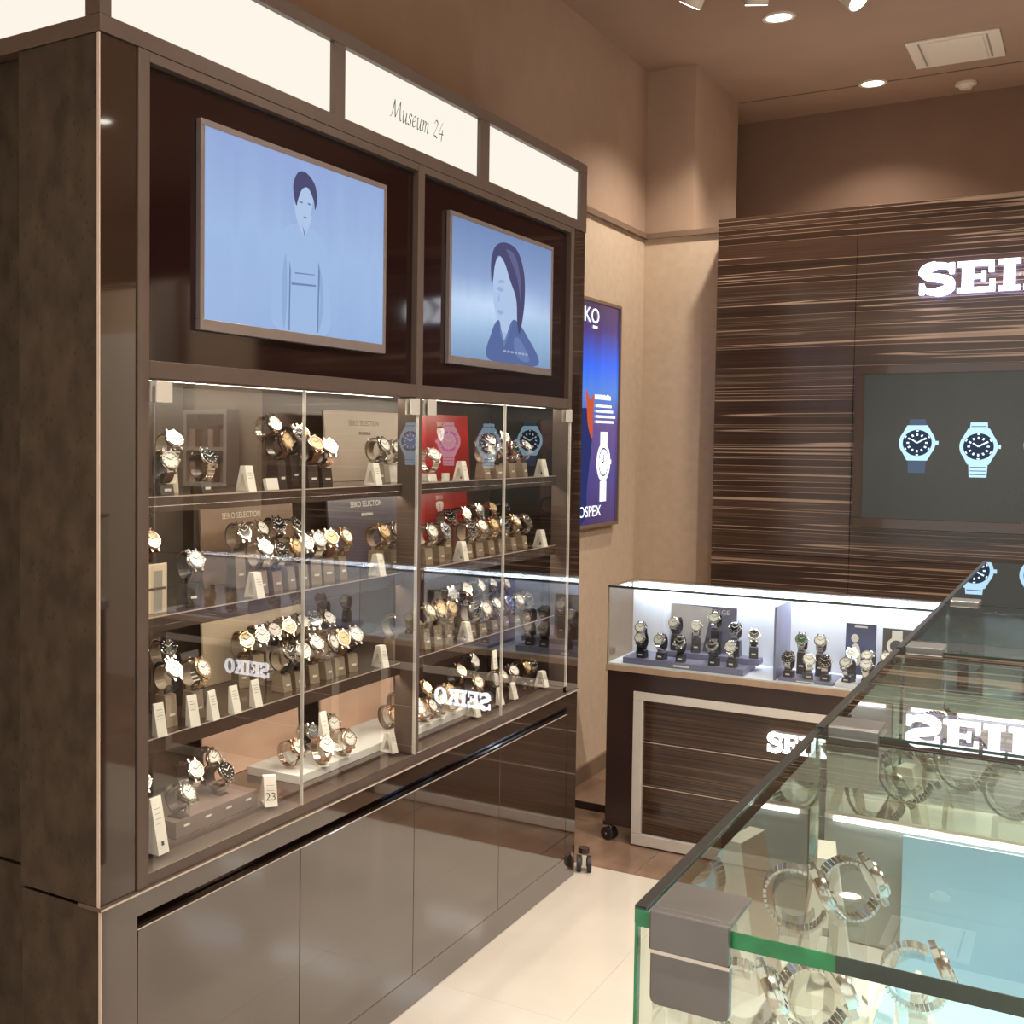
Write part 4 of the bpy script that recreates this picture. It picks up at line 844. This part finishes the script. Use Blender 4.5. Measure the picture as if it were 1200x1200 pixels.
# ================================================================ ROW OF GREEN GLASS SHOWCASES
GX0, GX1, GZ = -.19, 1.06, 1.21
MY = [(.600, 1.062), (1.076, 1.546), (1.560, 2.048), (2.062, 2.832)]
words = ['nearest the shop front, with a sky blue display sheet', 'second from the shop front', 'third from the shop front', 'nearest the lit counters']
def showcase(i):
    y0, y1 = MY[i]; t = thing('glass_showcase', 'clear green-edged glass showcase ' + words[i], 'showcase', ((GX0 + GX1) / 2, y0, 0)); a = (GX1 - GX0) / 2; d = y1 - y0
    bx('base_cabinet', base_dark, t, -a + .01, a - .01, .02, d - .004, .06, .905, .002)
    bx('plinth', rubber, t, -a + .04, a - .04, .05, d - .03, 0, .06)
    bx('base_top', deck_white if i < 2 else tray_white, t, -a, a, 0, d, .9055, .93, .001)
    zt = GZ - .008
    bx('front_glass', glass_green, t, -a + .0005, a, 0, .0065, .9305, zt - .0003)
    bx('side_glass', glass_green, t, -a, -a + .0065, .007, d - .007, .9305, zt - .0003)
    bx('side_glass', glass_green, t, a - .0065, a, .007, d - .007, .9305, zt - .0003)
    bx('back_glass', glass_green, t, -a, a, d - .0065, d, .9305, zt - .0003)
    bx('top_glass', glass_green, t, -a, a, -.002, d + .001, zt, GZ)
    bx('glass_edge', green_edge, t, -a - .0012, -a, 0, .0065, .9305, zt)                    # upright edge of the front pane
    bx('glass_edge', green_edge if i == 0 else dark_green_edge, t, -a, -a + .095, -.0032, -.0021, zt, GZ + .0002)
    bx('glass_edge', dark_green_edge, t, -a + .095, a, -.0032, -.0021, zt, GZ + .0002)      # front edge of the top pane
    bx('seal', black_seal, t, -a - .0015, -a + .0045, .0005, d + .001, GZ + .0002, GZ + .0012)
    bx('seal', dark_green_edge, t, -a - .0015, -a - .0002, .0005, d, zt, GZ + .0002)
    # corner clamp: plate on top, body over the front edge, plate on the front pane
    c = bpy.data.objects.new('corner_clamp', None); COL.objects.link(c); c.parent = t; c.location = (-a, 0, 0)
    k = 1.0
    bx('top_plate', clamp_steel, c, .009, .048, -.0035, .038, GZ + .0013, GZ + .0045, .001)
    bx('clamp_body', clamp_steel, c, .009, .048, -.0095, -.0035, GZ - .016, GZ + .0045, .001)
    MB().prism([(.009, GZ - .041), (.0095, GZ - .0435), (.012, GZ - .045), (.045, GZ - .045), (.0475, GZ - .0435), (.048, GZ - .041), (.048, GZ - .0185), (.009, GZ - .0185)], lambda x, z: (x, -.0068, z), lambda x, z: (x, -.0005, z)).build('front_plate', clamp_steel if i == 0 else clamp_white, c, bev=.0008)
    bx('clamp_groove', chrome, c, .009, .048, -.0078, -.0004, GZ - .0182, GZ - .0163)
    return t
for i in range(4): showcase(i)
# inner trays and back boards
def inner(i, back, blue):
    y0, y1 = MY[i]
    t = thing('inner_deck', 'raised white deck inside the %s glass showcase from the shop front' % ('first', 'second')[i], 'tray', (0, y0 + .012, .9305))
    bx('deck', deck_white, t, GX0 + .012, GX1 - .012, 0, y1 - y0 - .03, 0, .1145, .001)
    bx('back_board', back, t, GX0 + .013, GX1 - .013, y1 - y0 - .030, y1 - y0 - .022, .115, .213)
    bx('light_strip', led_case, t, GX0 + .02, GX1 - .02, y1 - y0 - .0345, y1 - y0 - .0312, .2135, .2165)
    bx('back_rim', clamp_white, t, GX0 + .013, GX1 - .013, y1 - y0 - .031, y1 - y0 - .021, .2132, .2175)
    return t
inner(0, deck_grey, 1); inner(1, tray_white, 0)
bs = thing('blue_sheet', 'sky blue folded display sheet inside the first glass showcase', 'display sheet', (-.118, .64, 1.0452))
bx('sheet', sky_blue, bs, 0, .62, 0, .395, 0, .002); bx('upright_sheet', sky_blue, bs, 0, .62, .392, .3945, .002, .098)
bx('sheet_edge', card_white, bs, -.0025, 0, 0, .395, 0, .004)
tb = thing('price_tent', 'large white price tent by the side pane of the first glass showcase', 'price card', (-.155, .925, 1.0452), R(10))
MB().ring([(-.022, 0), (.022, 0), (.006, .110), (-.006, .110)], [(-.012, .01), (.012, .01), (.002, .06), (-.002, .06)], lambda a, c: (a, -.022, c), lambda a, c: (a, .022, c)).build('card', card_white, tb)
fc = Face(tb, (.0142, 0, .055), (0, 1, 0), (-.144, 0, .9896), (.9896, 0, .144), 'print'); fc.poly([rect(-.012, .012 - .004 * (q % 2), .02 - q * .009, .0214 - q * .009) for q in range(4)], ink_grey)
G1 = 'watches in the first glass showcase'; Wh = 'in the first glass showcase by the shop front'
for x, y, h, k, st in ((-.152, .80, .115, 'sw', 'clear'), (-.130, .86, .108, 'sw', 'clear'), (-.156, .68, .096, 'sw', 'clear'), (-.128, .73, .085, 'sw', 'clear'), (-.085, .82, .07, 'sw', 'clear'), (.06, .88, .07, 'sb', 'clear'), (.14, .80, .06, 'sw', 'clear')):
    watch_on_stand(k, st, x, y, 1.0452 + (.0022 if x > -.118 else 0), h, R(22 + 10 * math.sin(90 * x)), R(24), ' in the first glass showcase', .66)
for y, x in ((.90, -.095), (.77, -.16), (.66, -.128)):
    price_card(y, 1.0452 + .0022 * (x > -.115), .04, x, 'small white price card beside a clear stand in the first showcase', .010, .016, group='price cards in the first showcase')
G2 = 'watches in the second glass showcase'; Wh = 'in the second glass showcase'
for x, y, h, k in ((-.152, 1.13, .10, 'sw'), (-.143, 1.25, .09, 'sw'), (-.10, 1.29, .10, 'sb'), (-.057, 1.25, .09, 'sw'), (.02, 1.32, .085, 'sw'), (-.13, 1.40, .10, 'sw')):
    watch_on_stand(k, 'clear', x, y, 1.0452, h, R(15), R(30), ' in the second glass showcase', .8)
for n_, (x, y) in enumerate(((-.12, 1.27), (-.02, 1.14))):
    t = thing('blue_card', 'pale blue card %s on the deck of the second showcase' % ('by the side pane' if n_ == 0 else 'by the front pane'), 'card', (x, y, 1.0452)); bx('sheet', sky_blue, t, -.04, .04, -.03, .03, 0, .002)
t = tent(1.38, 1.0452, .07, 'white A-shaped price tent by the side pane of the second showcase', x=-.155, wd=.012)
G3 = 'watches in the third glass showcase'
for x, y, h, k in ((-.10, 1.72, .10, 'sw'), (-.02, 1.86, .10, 'sb'), (.08, 1.74, .10, 'sw')): watch_on_stand(k, 'clear', x, y, .9302, h, R(-15), R(45), ' in the third glass showcase')
t = tent(1.80, .9302, .06, 'white A-shaped price tent by the side pane of the third showcase', x=-.15, wd=.012)
